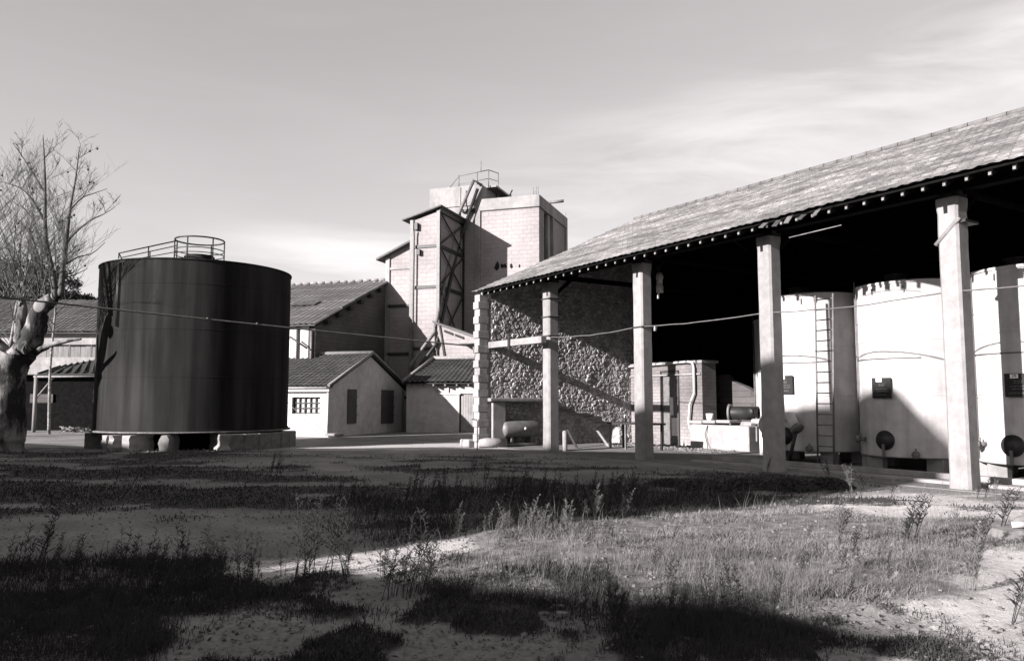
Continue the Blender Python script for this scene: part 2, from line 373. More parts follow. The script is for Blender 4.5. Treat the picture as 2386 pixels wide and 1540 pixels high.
def ground_mat():
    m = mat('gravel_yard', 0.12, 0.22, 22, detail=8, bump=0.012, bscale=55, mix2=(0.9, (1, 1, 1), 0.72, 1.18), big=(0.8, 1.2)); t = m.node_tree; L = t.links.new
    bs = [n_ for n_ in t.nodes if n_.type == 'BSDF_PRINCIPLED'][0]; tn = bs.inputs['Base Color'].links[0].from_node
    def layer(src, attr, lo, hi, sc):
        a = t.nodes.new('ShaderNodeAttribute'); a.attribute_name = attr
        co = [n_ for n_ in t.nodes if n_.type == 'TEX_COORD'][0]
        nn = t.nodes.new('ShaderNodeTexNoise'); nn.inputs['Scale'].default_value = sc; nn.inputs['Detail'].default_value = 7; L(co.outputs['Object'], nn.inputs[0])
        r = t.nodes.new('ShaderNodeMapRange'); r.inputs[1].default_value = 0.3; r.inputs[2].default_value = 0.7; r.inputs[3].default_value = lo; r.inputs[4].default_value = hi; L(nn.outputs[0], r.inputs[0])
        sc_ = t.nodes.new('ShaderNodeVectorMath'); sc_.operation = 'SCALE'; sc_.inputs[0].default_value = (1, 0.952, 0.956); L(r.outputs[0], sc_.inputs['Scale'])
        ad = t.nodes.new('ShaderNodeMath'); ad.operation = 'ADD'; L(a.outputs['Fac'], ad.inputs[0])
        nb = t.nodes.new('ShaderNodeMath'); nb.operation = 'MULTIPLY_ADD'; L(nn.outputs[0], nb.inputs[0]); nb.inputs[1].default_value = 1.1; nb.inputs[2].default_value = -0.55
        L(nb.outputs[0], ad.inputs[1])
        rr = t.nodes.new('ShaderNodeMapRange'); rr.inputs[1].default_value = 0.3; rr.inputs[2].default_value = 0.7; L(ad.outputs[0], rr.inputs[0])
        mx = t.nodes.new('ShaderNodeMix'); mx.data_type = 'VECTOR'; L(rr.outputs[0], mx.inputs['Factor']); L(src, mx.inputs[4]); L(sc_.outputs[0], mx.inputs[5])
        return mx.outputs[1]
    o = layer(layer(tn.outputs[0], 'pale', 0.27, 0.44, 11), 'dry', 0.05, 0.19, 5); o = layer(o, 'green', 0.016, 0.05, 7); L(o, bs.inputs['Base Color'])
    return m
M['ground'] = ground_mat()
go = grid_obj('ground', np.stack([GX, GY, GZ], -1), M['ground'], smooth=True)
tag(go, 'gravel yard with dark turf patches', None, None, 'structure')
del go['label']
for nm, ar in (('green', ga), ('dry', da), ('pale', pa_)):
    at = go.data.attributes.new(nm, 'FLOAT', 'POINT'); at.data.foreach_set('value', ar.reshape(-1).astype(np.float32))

# ------------------------------------------------------------------ roofs
def tiled(name, A, B, C, D, m, parent, wave=0.24, amp=0.022, course=0.36, step=0.025, per=4, jit=0.0, thick=0.06, ragged=0.0, setback=0.0):
    """tile surface over the four corners A,B (eave, left/right) C,D (ridge, right/left) with rolls, courses and an underside"""
    A, B, C, D = [np.array(q, float) for q in (A, B, C, D)]
    Lu = max(np.linalg.norm(B - A), np.linalg.norm(C - D)); Lv = max(np.linalg.norm(D - A), np.linalg.norm(C - B))
    nu = max(8, int(Lu / wave * per)); nc = max(2, int(round(Lv / course)))
    nr = np.cross(B - A, D - A); nr = nr / np.linalg.norm(nr); nr = nr if nr[2] > 0 else -nr
    rows = []; off = []
    for k in range(nc):
        rows += [k / nc, (k + 1) / nc]; off += [step, 0.0]
    rows = np.array(rows)[:, None]; off = np.array(off)[:, None]; cols = np.linspace(0, 1, nu + 1)[None, :]
    rg = np.random.default_rng(3)
    P = ((A[None, None] * (1 - cols[..., None]) + B[None, None] * cols[..., None]) * (1 - rows[..., None]) +
         (D[None, None] * (1 - cols[..., None]) + C[None, None] * cols[..., None]) * rows[..., None])
    wv = np.cos(cols * Lu / wave * 2 * np.pi) * amp
    h = wv + off
    if jit:
        tj = rg.normal(0, jit, (nc, int(Lu / wave) + 2)); ci = np.minimum((cols * Lu / wave).astype(int), tj.shape[1] - 1)
        h = h + np.repeat(tj, 2, axis=0)[:, ci[0]]
        sag = (fbm(cols * Lu + rows * 0, rows * Lv + cols * 0, 4.0, 31) - 0.5) * jit * 9
        h = h + sag
    P = P + nr * (h[..., None] + amp)
    if ragged:
        vd = (D - A) / np.linalg.norm(D - A); tj = rg.uniform(-ragged, ragged, int(Lu / wave) + 2)
        P[0] += vd[None] * tj[np.minimum((cols[0] * Lu / wave).astype(int), len(tj) - 1)][:, None]
    ob = grid_obj(name, P, m, parent)
    o = np.array(origin(parent)); me = ob.data; bm = bmesh.new(); bm.from_mesh(me)
    q = [Vector(c - o + nr * (-thick if i > 3 else -0.004)) for i, c in enumerate((A + (D - A) / Lv * setback, B + (C - B) / Lv * setback, C, D, A + (D - A) / Lv * setback, B + (C - B) / Lv * setback, C, D))]
    vs = [bm.verts.new(c) for c in q]
    for f in ((4, 5, 6, 7), (0, 1, 5, 4), (1, 2, 6, 5), (2, 3, 7, 6), (3, 0, 4, 7)): bm.faces.new([vs[i] for i in f])
    bm.to_mesh(me); bm.free(); return ob

# ------------------------------------------------------------------ the open shed (right half)
UG = 24.1                                     # gable wall
NE, NR = 14.2, 21.95                          # eave, ridge
def ze(u): return 5.45 + (UG - u) * 0.012
ZR = 9.05
UE = -7.0                                     # far end, out of the picture
shed = thing('open_shed', W(16, 18, 0), 'long open-fronted shed, tiled roof on square concrete columns, rubble stone end wall', 'shed')
tiled('roof', W(UG + .32, NE, ze(UG)), W(UE, NE, ze(UE)), W(UE, NR, ZR), W(UG + .32, NR, ZR), M['tile_shed'], shed, jit=0.005, ragged=0.02, wave=0.23, course=0.34, thick=0.02, amp=0.009, step=0.03, setback=0.25)
rf_ = [o for o in shed.children if o.name == 'roof'][0]; UA_ = math.atan2(U.y, U.x); rf_.data.transform(Matrix.Rotation(-UA_, 4, 'Z')); rf_.rotation_euler = (0, 0, UA_)
b = MB(); b.quad(W(UG + .3, NR, ZR + .0), W(UE, NR, ZR), W(UE, 29.9, 5.4), W(UG + .3, 29.9, 5.4)); b.quad(W(UG + .3, NR, ZR + .1), W(UE, NR, ZR + .1), W(UE, 29.9, 5.5), W(UG + .3, 29.9, 5.5)); b.build('rear_roof', M['tile_shed'], shed)
b = MB(); b.quad(W(UG, NR, ZR - .14), W(UE, NR, ZR - .14), W(UE, 29.6, 5.3), W(UG, 29.6, 5.3)); b.build('rear_deck', M['shade_black'], shed)
b = MB()
for k in range(62):
    a = UG + .3 - k * 0.5; b.tube([W(a, NR, ZR + .04), W(a - .48, NR, ZR + .05)], [0.085, 0.08], 8)
b.build('ridge_tiles', M['sheet_roof'], shed)
b = MB()                                       # deck under the tiles
sl_ = (ZR - ze(UG)) / (NR - NE)
q0, q1 = .06, .03
b.v += [W(UG, NE + q0, ze(UG) + q0 * sl_ - q1), W(UE, NE + q0, ze(UE) + q0 * sl_ - q1), W(UE, NR, ZR - q1), W(UG, NR, ZR - q1), W(UG, NE + q0, ze(UG) + q0 * sl_ - .07), W(UE, NE + q0, ze(UE) + q0 * sl_ - .07), W(UE, NR, ZR - .07), W(UG, NR, ZR - .07)]
b.f += [(0, 1, 2, 3), (4, 5, 6, 7), (0, 1, 5, 4), (1, 2, 6, 5), (2, 3, 7, 6), (3, 0, 4, 7)]; b.sm += [False] * 6
b.build('roof_deck', M['shade_black'], shed)
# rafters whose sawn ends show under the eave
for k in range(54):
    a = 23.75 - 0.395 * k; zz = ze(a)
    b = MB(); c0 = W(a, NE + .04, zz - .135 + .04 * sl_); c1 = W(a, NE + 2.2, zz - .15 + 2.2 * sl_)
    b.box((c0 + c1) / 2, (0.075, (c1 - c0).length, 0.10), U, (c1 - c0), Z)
    rf = b.build('rafter', M['shade_black'], shed)
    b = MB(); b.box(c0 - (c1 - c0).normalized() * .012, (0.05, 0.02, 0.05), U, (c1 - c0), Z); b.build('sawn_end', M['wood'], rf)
b = MB(); b.ubox(UG, UE, 15.2, 15.45, 5.62, 5.86); b.build('wall_plate', M['shade_black'], shed)
b = MB(); b.ubox(UG, UE, 29.5, 29.8, -.05, 5.45); b.build('back_wall', M['shade_black'], shed)
b = MB(); b.prism([W(UE, NE, -.05), W(UE, 29.6, -.05), W(UE, 29.6, 5.4), W(UE, NR, ZR - .1), W(UE, NE, ze(UE) - .2)], U * -.3); b.build('side_wall', M['barn_wall'], shed)

# rubble gable wall with real stones
def rubble(name, n0, n1, zt, uface, parent, m, stepn=0.03, niche=True, sx=0.22, sz=0.155, seed=4, depth=0.04):
    nn = np.arange(n0, n1 + 1e-6, stepn); rows = 190
    NN, T = np.meshgrid(nn, np.linspace(0, 1, rows)); ZZ = T * zt(NN) - 0.05
    rg = np.random.default_rng(seed); gx, gz_ = NN / sx, ZZ / sz
    gx = gx + 0.5 * (np.floor(gz_) % 2)
    ix, iz = np.floor(gx).astype(int), np.floor(gz_).astype(int); K = 97
    jx, jz, hh = rg.random((K, K)), rg.random((K, K)), rg.random((K, K))
    f1 = np.full(NN.shape, 9.0); f2_ = np.full(NN.shape, 9.0); hid = np.zeros(NN.shape); dxn = np.zeros(NN.shape)
    for a in (-1, 0, 1, 2):
        for c in (-1, 0, 1):
            ax, az = ix + a, iz + c; jj, kk = ax % K, az % K
            dx = (ax + 0.15 + 0.7 * jx[jj, kk]) - gx - 0 * az; dz = (az + 0.15 + 0.7 * jz[jj, kk]) - gz_
            d = (np.abs(dx) ** 3 + np.abs(dz) ** 3) ** (1 / 3); nw = d < f1
            f2_ = np.where(nw, f1, np.minimum(f2_, d)); hid = np.where(nw, hh[jj, kk], hid); dxn = np.where(nw, dx, dxn); f1 = np.where(nw, d, f1)
    e = np.clip((f2_ - f1) / 0.26, 0, 1); e = e * e * (3 - 2 * e)
    h = e * (0.55 + 0.45 * hid) * depth + (fbm(NN, ZZ, 0.12, 3) - 0.5) * 0.016 + (fbm(NN, ZZ, 1.6, 8) - 0.5) * 0.012
    big = np.clip((fbm(NN, ZZ, 0.5, 21) - 0.45) * 5, 0, 1); h = h * (0.6 + 0.6 * big) + dxn * (hid - 0.42) * 0.05 * e + (fbm(NN, ZZ, 0.05, 33, 2) - 0.5) * 0.02
    UU = uface - h - (NN - n0) * 0.045
    if niche:
        top = np.where(NN < 17.2, 1.62, 1.62 - (NN - 17.2) * 0.30) + (fbm(NN, ZZ, 0.5, 15) - 0.5) * 0.3 * (NN > 17.3)  # sloping right part of the recess is shaped only to give the shade there
        inn = np.clip((top - ZZ) / 0.06, 0, 1) * np.clip((20.4 - NN) / 0.3, 0, 1)
        UU = UU + inn * 0.55
    P = np.array(U)[None, None] * UU[..., None] + np.array(N)[None, None] * NN[..., None] + np.array([0, 0, 1.0])[None, None] * ZZ[..., None]
    ob = grid_obj(name, P, m, parent)
    at = ob.data.attributes.new('stone_tone', 'FLOAT', 'POINT'); at.data.foreach_set('value', (np.where(e < .25, .62, .72 + .6 * hid)).reshape(-1).astype(np.float32))
    return ob
M['stone_wall'] = mat('rubble_wall_stone', 0.19, 0.33, 2.6, bump=0.008, bscale=22)
_t = M['stone_wall'].node_tree; _b = [n_ for n_ in _t.nodes if n_.type == 'BSDF_PRINCIPLED'][0]; _s = _b.inputs['Base Color'].links[0].from_socket
_a = _t.nodes.new('ShaderNodeAttribute'); _a.attribute_name = 'stone_tone'; _x = _t.nodes.new('ShaderNodeVectorMath'); _x.operation = 'SCALE'; _t.links.new(_s, _x.inputs[0]); _t.links.new(_a.outputs['Fac'], _x.inputs['Scale']); _t.links.new(_x.outputs[0], _b.inputs['Base Color'])
def zt(n): return np.where(n < NR, ze(UG) - .02 + (n - NE) * sl_ - .05, ZR - (n - NR) * .46)
rubble('gable_wall', 14.72, 21.6, zt, 24.0, shed, M['stone_wall'])
b = MB()
def zt1(n): return float(zt(np.array(n)))
b.prism([W(24.62, 14.75, -.1), W(24.62, 29.7, -.1), W(24.62, 29.7, 5.4), W(24.62, NR, ZR - .15), W(24.62, 14.75, zt1(14.75) - .06)], U * .1); b.build('gable_backing', M['stone'], shed)
b = MB(); b.ubox(23.98, 24.6, 21.55, 29.6, -.05, 5.4); b.prism([W(23.98, 21.55, 5.4), W(23.98, 29.5, 5.4), W(23.98, NR, ZR - .2), W(23.98, 21.55, zt1(21.55) - .1)], U * .6); b.build('inner_gable', M['shade_black'], shed)
b = MB()                                       # stepped quoin pier at the corner
for k in range(21):
    z0 = -.05 + k * .258; ov = (0.015 if k % 2 else 0.0) + rnd.uniform(0, .015)
    b.box(W(24.16, 14.42, z0 + .127), (0.34 + ov, 0.32 + (0.1 if k % 2 else 0.0) + rnd.uniform(0, .04), 0.254), U, N, Z)
b.build('corner_pier', M['concrete_pale'], shed, bevel=0.01)
b = MB(); b.ubox(24.03, 24.5, 14.5, 14.86, 0, 5.2); b.build('pier_core', M['stone'], shed)
b = MB(); b.ubox(23.9, 24.5, 14.76, 15.3, -.05, 1.6); b.build('niche_pillar', M['concrete_pale'], shed, bevel=0.02)
b = MB(); b.ubox(23.78, 24.45, 14.6, 17.25, 1.6, 1.72); b.build('stone_lintel', M['concrete_pale'], shed, bevel=0.02)
b = MB(); b.ubox(24.0, 20.75, 14.62, 14.84, 3.47, 3.69); b.build('tie_beam', M['concrete'], shed, bevel=0.01)
b = MB(); b.ubox(22.55, 22.68, 14.58, 14.62, 3.40, 3.76); b.build('beam_clamp', M['steel_dark'], shed)

CW = 0.40
def column(a, rings, cable_z):
    zc = 5.5
    b = MB(); nc_ = 15.26; cx = 0.045
    def ring(wd, z, cc=cx):
        h = wd / 2; p = [(-h + cc, -h), (h - cc, -h), (h, -h + cc), (h, h - cc), (h - cc, h), (-h + cc, h), (-h, h - cc), (-h, -h + cc)]
        return [W(a + q[0], nc_ + q[1], z) for q in p]
    lv = [(-.2, CW + .02), (0.0, CW + .02)] + [(.3 * q_, CW + rnd.uniform(-.008, .008)) for q_ in range(1, 17)] + [(zc - .3, CW - .005), (zc - .12, CW + .035), (zc - .02, CW + .035), (zc, CW - .04)]
    base = len(b.v)
    for z, wd in lv: b.v += ring(wd, z)
    for i in range(len(lv) - 1):
        for j in range(8):
            jj = (j + 1) % 8; b.f.append((base + i * 8 + j, base + i * 8 + jj, base + (i + 1) * 8 + jj, base + (i + 1) * 8 + j)); b.sm.append(False)
    b.f.append(tuple(base + (len(lv) - 1) * 8 + j for j in range(8))); b.sm.append(False)
    co = b.build('column', M['concrete'], shed)
    for z in rings:
        b = MB(); b.ubox(a - CW / 2 - .018, a + CW / 2 + .018, nc_ - CW / 2 - .018, nc_ + CW / 2 + .018, z - .02, z + .02); b.build('iron_band', M['steel_dark'], co)
    b = MB(); b.ubox(a - .17, a + .17, 15.2, 15.5, zc, zc + .17)
    for q in range(5): b.blob(W(a + rnd.uniform(-.15, .15), 15.2 + rnd.uniform(-.1, .2), zc + .02), .07, q, 6)
    b.build('bearing_block', M['wood_dark'], co)
    b = MB(); b.tube([W(a, 15.5, zc - .35), W(a, 17.3, zc + 1.15)], 0.06, 6); b.tube([W(a - .1, 15.4, zc + .1), W(a - 1.3, 15.45, zc + .3)], 0.05, 6); b.build('knee_brace', M['shade_black'], co)
    return co
UC = [21.12, 16.7, 12.3, 7.98]
column(UC[0], (4.95, 4.35, 3.73), 3.7); column(UC[1], (3.68,), 3.7); column(UC[2], (), 3.7)
c4 = column(UC[3], (), 3.7); column(3.55, (), 3.7)
b = MB(); b.tube([onplane(2181, 572, W(7.9, 15.08, 0), N), onplane(2236, 507, W(7.9, 15.08, 0), N)], 0.045, 6); b.build('wooden_strut', M['wood'], c4)
b = MB(); b.ubox(7.66, 8.14, 15.11, 15.6, 4.98, 5.03); b.build('iron_strap', M['steel_dark'], c4)
# roof trusses, one per column
for a in UC + [3.55]:
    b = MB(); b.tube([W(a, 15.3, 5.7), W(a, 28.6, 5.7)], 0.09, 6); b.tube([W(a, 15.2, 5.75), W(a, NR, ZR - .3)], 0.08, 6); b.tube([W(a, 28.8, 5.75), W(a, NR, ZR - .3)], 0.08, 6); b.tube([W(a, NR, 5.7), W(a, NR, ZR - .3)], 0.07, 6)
    b.build('truss', M['shade_black'], shed)

for k, a in enumerate((11.55, 11.2, 10.9, 10.55, 10.2)):
    b = MB(); b.box(W(a, NE + .02, ze(a) - .06 - .02 * (k % 2)), (.13, .3, .02), U + Z * rnd.uniform(-.2, .2), (N + Z * (.7 + .2 * (k % 3))), Z); b.build('slipped_tile', M['tile_dark'] if k % 2 else M['sheet_roof'], shed)
b = MB(); b.tube([W(11.2, 14.6, 5.22), W(9.9, 14.6, 5.26)], .012, 5); b.build('loose_batten', M['wood'], shed)
# slab and kerbs along the tanks
b = MB(); b.ubox(24.0, UE, 14.9, 29.5, -.3, 0.012); tag(b.build('floor', M['floor'], None), None, None, None, 'structure')
b = MB(); b.ubox(15.4, UE, 15.72, 15.95, -.1, 0.07); tag(b.build('kerb', M['concrete_pale'], None), None, None, None, 'structure')
b = MB(); b.ubox(15.6, UE, 16.75, 16.95, -.1, 0.12); tag(b.build('kerb', M['concrete_pale'], None), None, None, None, 'structure')

# ------------------------------------------------------------------ brick store room inside the shed
room = thing('store_room', W(22, 21.5, 0), 'low limewashed brick store room with a metal door, at the back of the open shed', 'store room')
b = MB(); DU0, DU1 = 21.98, 21.12             # door opening
b.ubox(23.95, DU0, 21.0, 21.25, -.03, 2.95); b.ubox(DU1, 19.95, 21.0, 21.25, -.03, 2.95); b.ubox(DU0, DU1, 21.0, 21.25, 2.62, 2.95)
b.ubox(20.2, 19.95, 21.25, 21.7, -.03, 2.95); b.build('wall', M['room_brick'], room)
b = MB(); b.ubox(23.95, 19.9, 20.95, 21.8, 2.96, 3.06); b.build('roof', M['concrete'], room)
b = MB(); b.ubox(DU0 - .02, DU1 + .02, 21.06, 21.1, 0.02, 2.6); d_ = b.build('door', M['steel_mid'], room)
b = MB(); b.ubox(21.55, 21.25, 21.05, 21.058, .35, 1.0); b.build('pale_patch', M['paint_white'], d_)
b = MB(); b.ubox(21.62, 21.45, 21.05, 21.058, 1.1, 1.75); b.build('paper_notice', M['paint_white'], d_)
b = MB(); b.ubox(DU0 + .06, DU0, 20.97, 21.02, 0, 2.68); b.ubox(DU1, DU1 - .06, 20.97, 21.02, 0, 2.68); b.ubox(DU0 + .06, DU1 - .06, 20.97, 21.02, 2.68, 2.73); b.build('door_frame', M['steel_dark'], room)
b = MB(); pp = [W(23.7, 20.9, 2.95), W(20.5, 20.88, 3.02), W(20.28, 20.88, 2.98), W(20.22, 20.88, 2.8), W(20.22, 20.88, 1.9), W(20.42, 20.86, 1.5), W(20.5, 20.86, .9), W(20.4, 20.86, .45)]
b.tube(pp, 0.045, 8); b.build('water_pipe', M['galv'], room)
b = MB(); b.ubox(23.9, 20.0, 20.955, 21.0, 2.55, 2.6); b.build('string_course', M['concrete'], room)

# ------------------------------------------------------------------ white tanks
def text_mesh(s, size, mat_, c, right, up, parent, name, depth=.006):
    cu = bpy.data.curves.new('lettering', 'FONT'); cu.body = s; cu.size = size; cu.align_x = 'CENTER'; cu.align_y = 'CENTER'; cu.extrude = depth
    ob = bpy.data.objects.new('tmp', cu); COL.objects.link(ob); me = bpy.data.meshes.new_from_object(ob); bpy.data.objects.remove(ob)
    nrm = right.cross(up); mt = Matrix((right, up, nrm)).transposed().to_4x4(); mt.translation = Vector(c) - origin(parent)
    me.transform(mt); me.materials.clear(); me.materials.append(mat_)
    o = bpy.data.objects.new(name, me); COL.objects.link(o); o.parent = parent; return o
TR_, NF = 1.3, 17.5
def white_tank(uc, label, nf=NF, r=TR_, z0=0.33, z1=4.42, sign=None, face=None):
    nc = nf + r; t = thing('white_tank', W(uc, nc, z0), label, 'tank', 'white tanks standing in the shed')
    b = MB(); k = 96
    prof = [(r - .02, z0), (r, z0 + .02), (r, z0 + 1.42), (r + .007, z0 + 1.425), (r + .007, z0 + 1.45), (r, z0 + 1.455), (r, z0 + 2.7), (r + .007, z0 + 2.705), (r + .007, z0 + 2.73), (r, z0 + 2.735), (r, z1 - .06), (r + .03, z1 - .055), (r + .03, z1), (r, z1 + .004), (r * .6, z1 + .1), (0.001, z1 + .16)]
    b.lathe_sharp(W(uc, nc, 0), prof, k); b.lathe(W(uc, nc, 0), [(0.001, z0 + .001), (r - .02, z0)], k); b.build('shell', M['white_tank'], t)
    b = MB(); b.lathe(W(uc + .2, nc - .35, z1 + .05), [(.26, 0), (.26, .2), (.29, .2), (.29, .23), (.001, .25)], 20); b.build('hatch', M['steel_dark'], t)
    def onshell(du, z, out=0.0):
        an = du / r; return W(uc + math.sin(an) * (r + out), nc - math.cos(an) * (r + out), z), (U * math.sin(an) - N * math.cos(an)), (U * math.cos(an) + N * math.sin(an))
    p, nr_, tg = onshell(0.05, 0.72); b = MB()
    b.lathe(p - nr_ * .03, [(.001, .1), (.17, .1), (.17, .07), (.225, .07), (.225, 0.0)], 24, nr_); mh = b.build('manhole', M['steel_dark'], t)
    b = MB(); b.box(p + nr_ * .09 - Z * .24, (.05, .05, .3), tg, nr_, Z); b.build('latch', M['steel_mid'], mh)
    for du, z, rr in ((0.72, 0.72, .085), (-.62, 0.42, .09)):
        p, nr_, tg = onshell(du, z); b = MB()
        b.tube([p - nr_ * .03, p + nr_ * .16], .05, 10); b.lathe(p + nr_ * .16, [(.001, .06), (rr, .06), (rr, .0), (.001, 0)], 14, nr_); b.tube([p + nr_ * .12, p + nr_ * .12 + Z * .14], .02, 6)
        b.build('valve', M['steel_mid'], t)
    p, nr_, tg = onshell(.95, 0); b = MB(); b.tube([p + nr_ * .05 + Z * (z0 + .1), p + nr_ * .05 + Z * (z1 + .14)], .018, 6)
    for zz in (.8, 1.7, 2.6, 3.5): b.tube([p - nr_ * .02 + Z * zz, p + nr_ * .06 + Z * zz], .012, 5)
    b.build('sight_gauge', M['steel_mid'], t)
    for du in (-.5, .25):
        p, nr_, tg = onshell(du, z1 - .2); b = MB(); b.box(p + nr_ * .02, (.03, .04, .14), tg, nr_, Z); b.build('lifting_lug', M['steel_mid'], t)
    b = MB(); arc = [onshell(.95 - 1.75 * i / 14, 2.62 - .0 * i, .02)[0] for i in range(15)]; b.tube(arc, .012, 5); b.build('hoop_wire', M['steel_mid'], t)
    if sign is not None:
        du, zc, num = sign; p, nr_, tg = onshell(du, zc, .05); right = -tg; bd = MB(); bd.box(p, (.49, .02, .48), right, nr_, Z); sb = bd.build('sign_board', M['board'], t)
        q = p + nr_ * .0145
        bd = MB(); bd.box(q + right * -.06 + Z * .185, (.15, .004, .085), right, nr_, Z); bd.build('white_plate', M['paint_white'], sb)
        text_mesh(num[0], .085, M['board'], q + nr_ * .004 + right * -.06 + Z * .185, right, Z, sb, 'plate_number', .002)
        text_mesh(num[1], .11, M['weed_pale'], q + right * .0 + Z * .07, right, Z, sb, 'number', .002)
        bd = MB()
        for i, (wd, zz, xx) in enumerate(((.3, -.02, 0), (.26, -.075, .02), (.3, -.16, -.03))):
            x = -wd / 2
            while x < wd / 2:
                l_ = rnd.uniform(.02, .05); bd.box(q + right * (xx + x + l_ / 2) + Z * (zz + rnd.uniform(-.004, .004)), (l_, .004, .016), right, nr_, Z); x += l_ + .012
        bd.build('small_lettering', M['weed_pale'], sb)
    return t
tank2 = white_tank(13.68, 'white tank with a ladder fixed up its shaded right side, behind the third column', sign=(-.02, 2.05, ("36", "360")))
tank3 = white_tank(10.88, 'white tank with a square black number board, standing in full view between two columns', sign=(0.06, 1.93, ("38", "350")))
tank4 = white_tank(8.1, 'white tank at the right edge with a column shadow down its front', sign=(-.12, 1.95, ("39", "350")))
white_tank(5.33, 'last white tank beyond the right edge of the row')
tank1 = white_tank(18.0, 'white tank set far back in the shed beside the brick store room', nf=22.2, z0=.05, z1=4.45)
p_, nr_ = W(19.4, 21.2, 1.35), -N
b = MB()
for k, (du, nn) in enumerate(((13.68, 0), (10.88, 0), (8.1, 0), (5.33, 0), (18.0, 4.7))):
    for i, an in enumerate((20, 100, 160, 220, 300, -35)):
        r_ = 1.05; x = MB(); x.box(W(du + r_ * math.cos(R(an)), 18.8 + nn + r_ * math.sin(R(an)), .165 if nn == 0 else .08), (.4, .22, .32 if nn == 0 else .15), U, N, Z)
        o = x.build('support_block', M['concrete'], None, bevel=.012)
        tag(o, 'pale concrete block carrying the rim of one of the white tanks', 'block', 'blocks under the white tanks')
# ladder standing against the second tank
lp = W(12.86, 17.42, 0)
lu0 = un(onplane(1910, 1000, lp, N))[0]; lu1 = un(onplane(1947, 1000, lp, N))[0]
lad = thing('ladder', W((lu0 + lu1) / 2, 17.42, .02), 'tall narrow metal ladder standing up against a white tank', 'ladder')
for a in (lu0, lu1):
    b = MB(); b.tube([W(a, 17.3, .02), W(a - .03 * (1 if a == lu1 else -1), 17.46, 4.3)], .024, 6); b.build('rail', M['steel_mid'], lad)
for k in range(16):
    z = .25 + k * .262; f_ = z / 4.3; b = MB(); b.tube([W(lu0 + .03 * f_, 17.3 + .16 * f_, z), W(lu1 - .03 * f_, 17.3 + .16 * f_, z)], .016, 6); b.build('rung', M['steel_mid'], lad)

# ------------------------------------------------------------------ objects standing under the shed
v_ = thing('air_receiver', W(23.6, 16.0, 0), 'grey horizontal pressure vessel lying in the shaded niche of the stone wall', 'tank')
nv = 15.75; A_ = onplane(1172, 1013, W(0, nv + .0, 0), N); B_ = A_
pa = ground(1168, 1036); pb = ground(1250, 1034)
ua, na = un(onplane(1210, 1012, W(24.05, 0, 0), U))
L0, L1 = na - .72, na + .72; zc = .62
b = MB(); prof = [(.001, L0 - .1), (.16, L0 - .08), (.28, L0 - .02), (.31, L0 + .06), (.31, L1 - .06), (.28, L1 + .02), (.16, L1 + .08), (.001, L1 + .1)]
b.lathe(W(24.05, 0, zc), prof, 28, N); b.build('body', M['steel_mid'], v_)
for q in (L0 + .3, L1 - .3): b = MB(); b.ubox(23.86, 24.24, q - .04, q + .04, .12, .36); b.build('foot', M['steel_mid'], v_)
b = MB(); b.ubox(23.85, 24.25, L0 + .1, L1 - .1, .05, .12); b.build('skid', M['concrete'], v_)
b = MB(); b.ubox(23.95, 24.15, na - .35, na + .05, .91, .98); b.build('top_bracket', M['steel_mid'], v_)
b = MB(); b.lathe(W(23.73, na + .06, zc + .02), [(.001, .02), (.05, .02), (.05, 0)], 12, -U); b.build('gauge', M['paint_white'], v_)
c_ = ground(1140, 1043); b = MB(); uu_, nn_ = un(c_)
b.tube([W(uu_ + .25, nn_ - .3, .17), W(uu_ - .1, nn_ + .65, .16)], [.17, .16], 14); tag(b.build('stone_roller', M['concrete_pale'], None), 'short pale cylinder lying on its side at the foot of the corner pier', 'roller')
c_ = ground(1316, 1051); uu_, nn_ = un(c_); b = MB(); b.lathe(c_, [(.085, 0), (.085, .62), (.06, .66), (.001, .67)], 14); tag(b.build('bollard', M['concrete_pale'], None), 'short pale round post beside the first column', 'post')
c_ = ground(1092, 1041); b = MB(); b.box(c_ + Z * .13, (.62, .4, .28), U, N, Z); tag(b.build('stone_block', M['concrete_pale'], None, bevel=.04), 'rough pale stone block on the ground left of the pier', 'block')
for i, (p0, p1, lab) in enumerate((((1345, 1045, 0), (1322, 1000, 0), 'dark plank end leaning nearest the first column'), ((1418, 1040, 0), (1392, 1003, 0), 'thin plank leaning between the table and the stone wall'))):
    a = ground(p0[0], p0[1]); q = onplane(p1[0], p1[1], a + N * .25, N); b = MB(); d_ = (q - a); b.box((a + q) / 2, (.13, .035, d_.length), U, N, d_); tag(b.build('leaning_plank', M['wood_dark'] if i == 0 else M['wood'], None), lab, 'plank')
# table
ta = ground(1421, 1045); tu, tn_ = un(ta)
tb = thing('work_table', ta, 'long narrow dark work table in front of the brick room', 'table')
b = MB(); b.ubox(tu + .1, tu - 2.0, tn_ - .02, tn_ + .7, .84, .9); b.build('table_top', M['wood_dark'], tb)
for du in (0.04, -.75, -1.85):
    for dn in (.04, .62): b = MB(); b.ubox(tu + du, tu + du - .06, tn_ + dn - .03, tn_ + dn + .03, 0, .84); b.build('leg', M['steel_mid'] if dn < .3 else M['wood_dark'], tb)
b = MB(); b.lathe(W(tu - .45, tn_ + .3, .9), [(.001, 0), (.045, 0), (.045, .18), (.015, .26), (.015, .33), (.001, .33)], 10); tag(b.build('bottle', M['glass'], None), 'dark bottle standing on the work table', 'bottle')
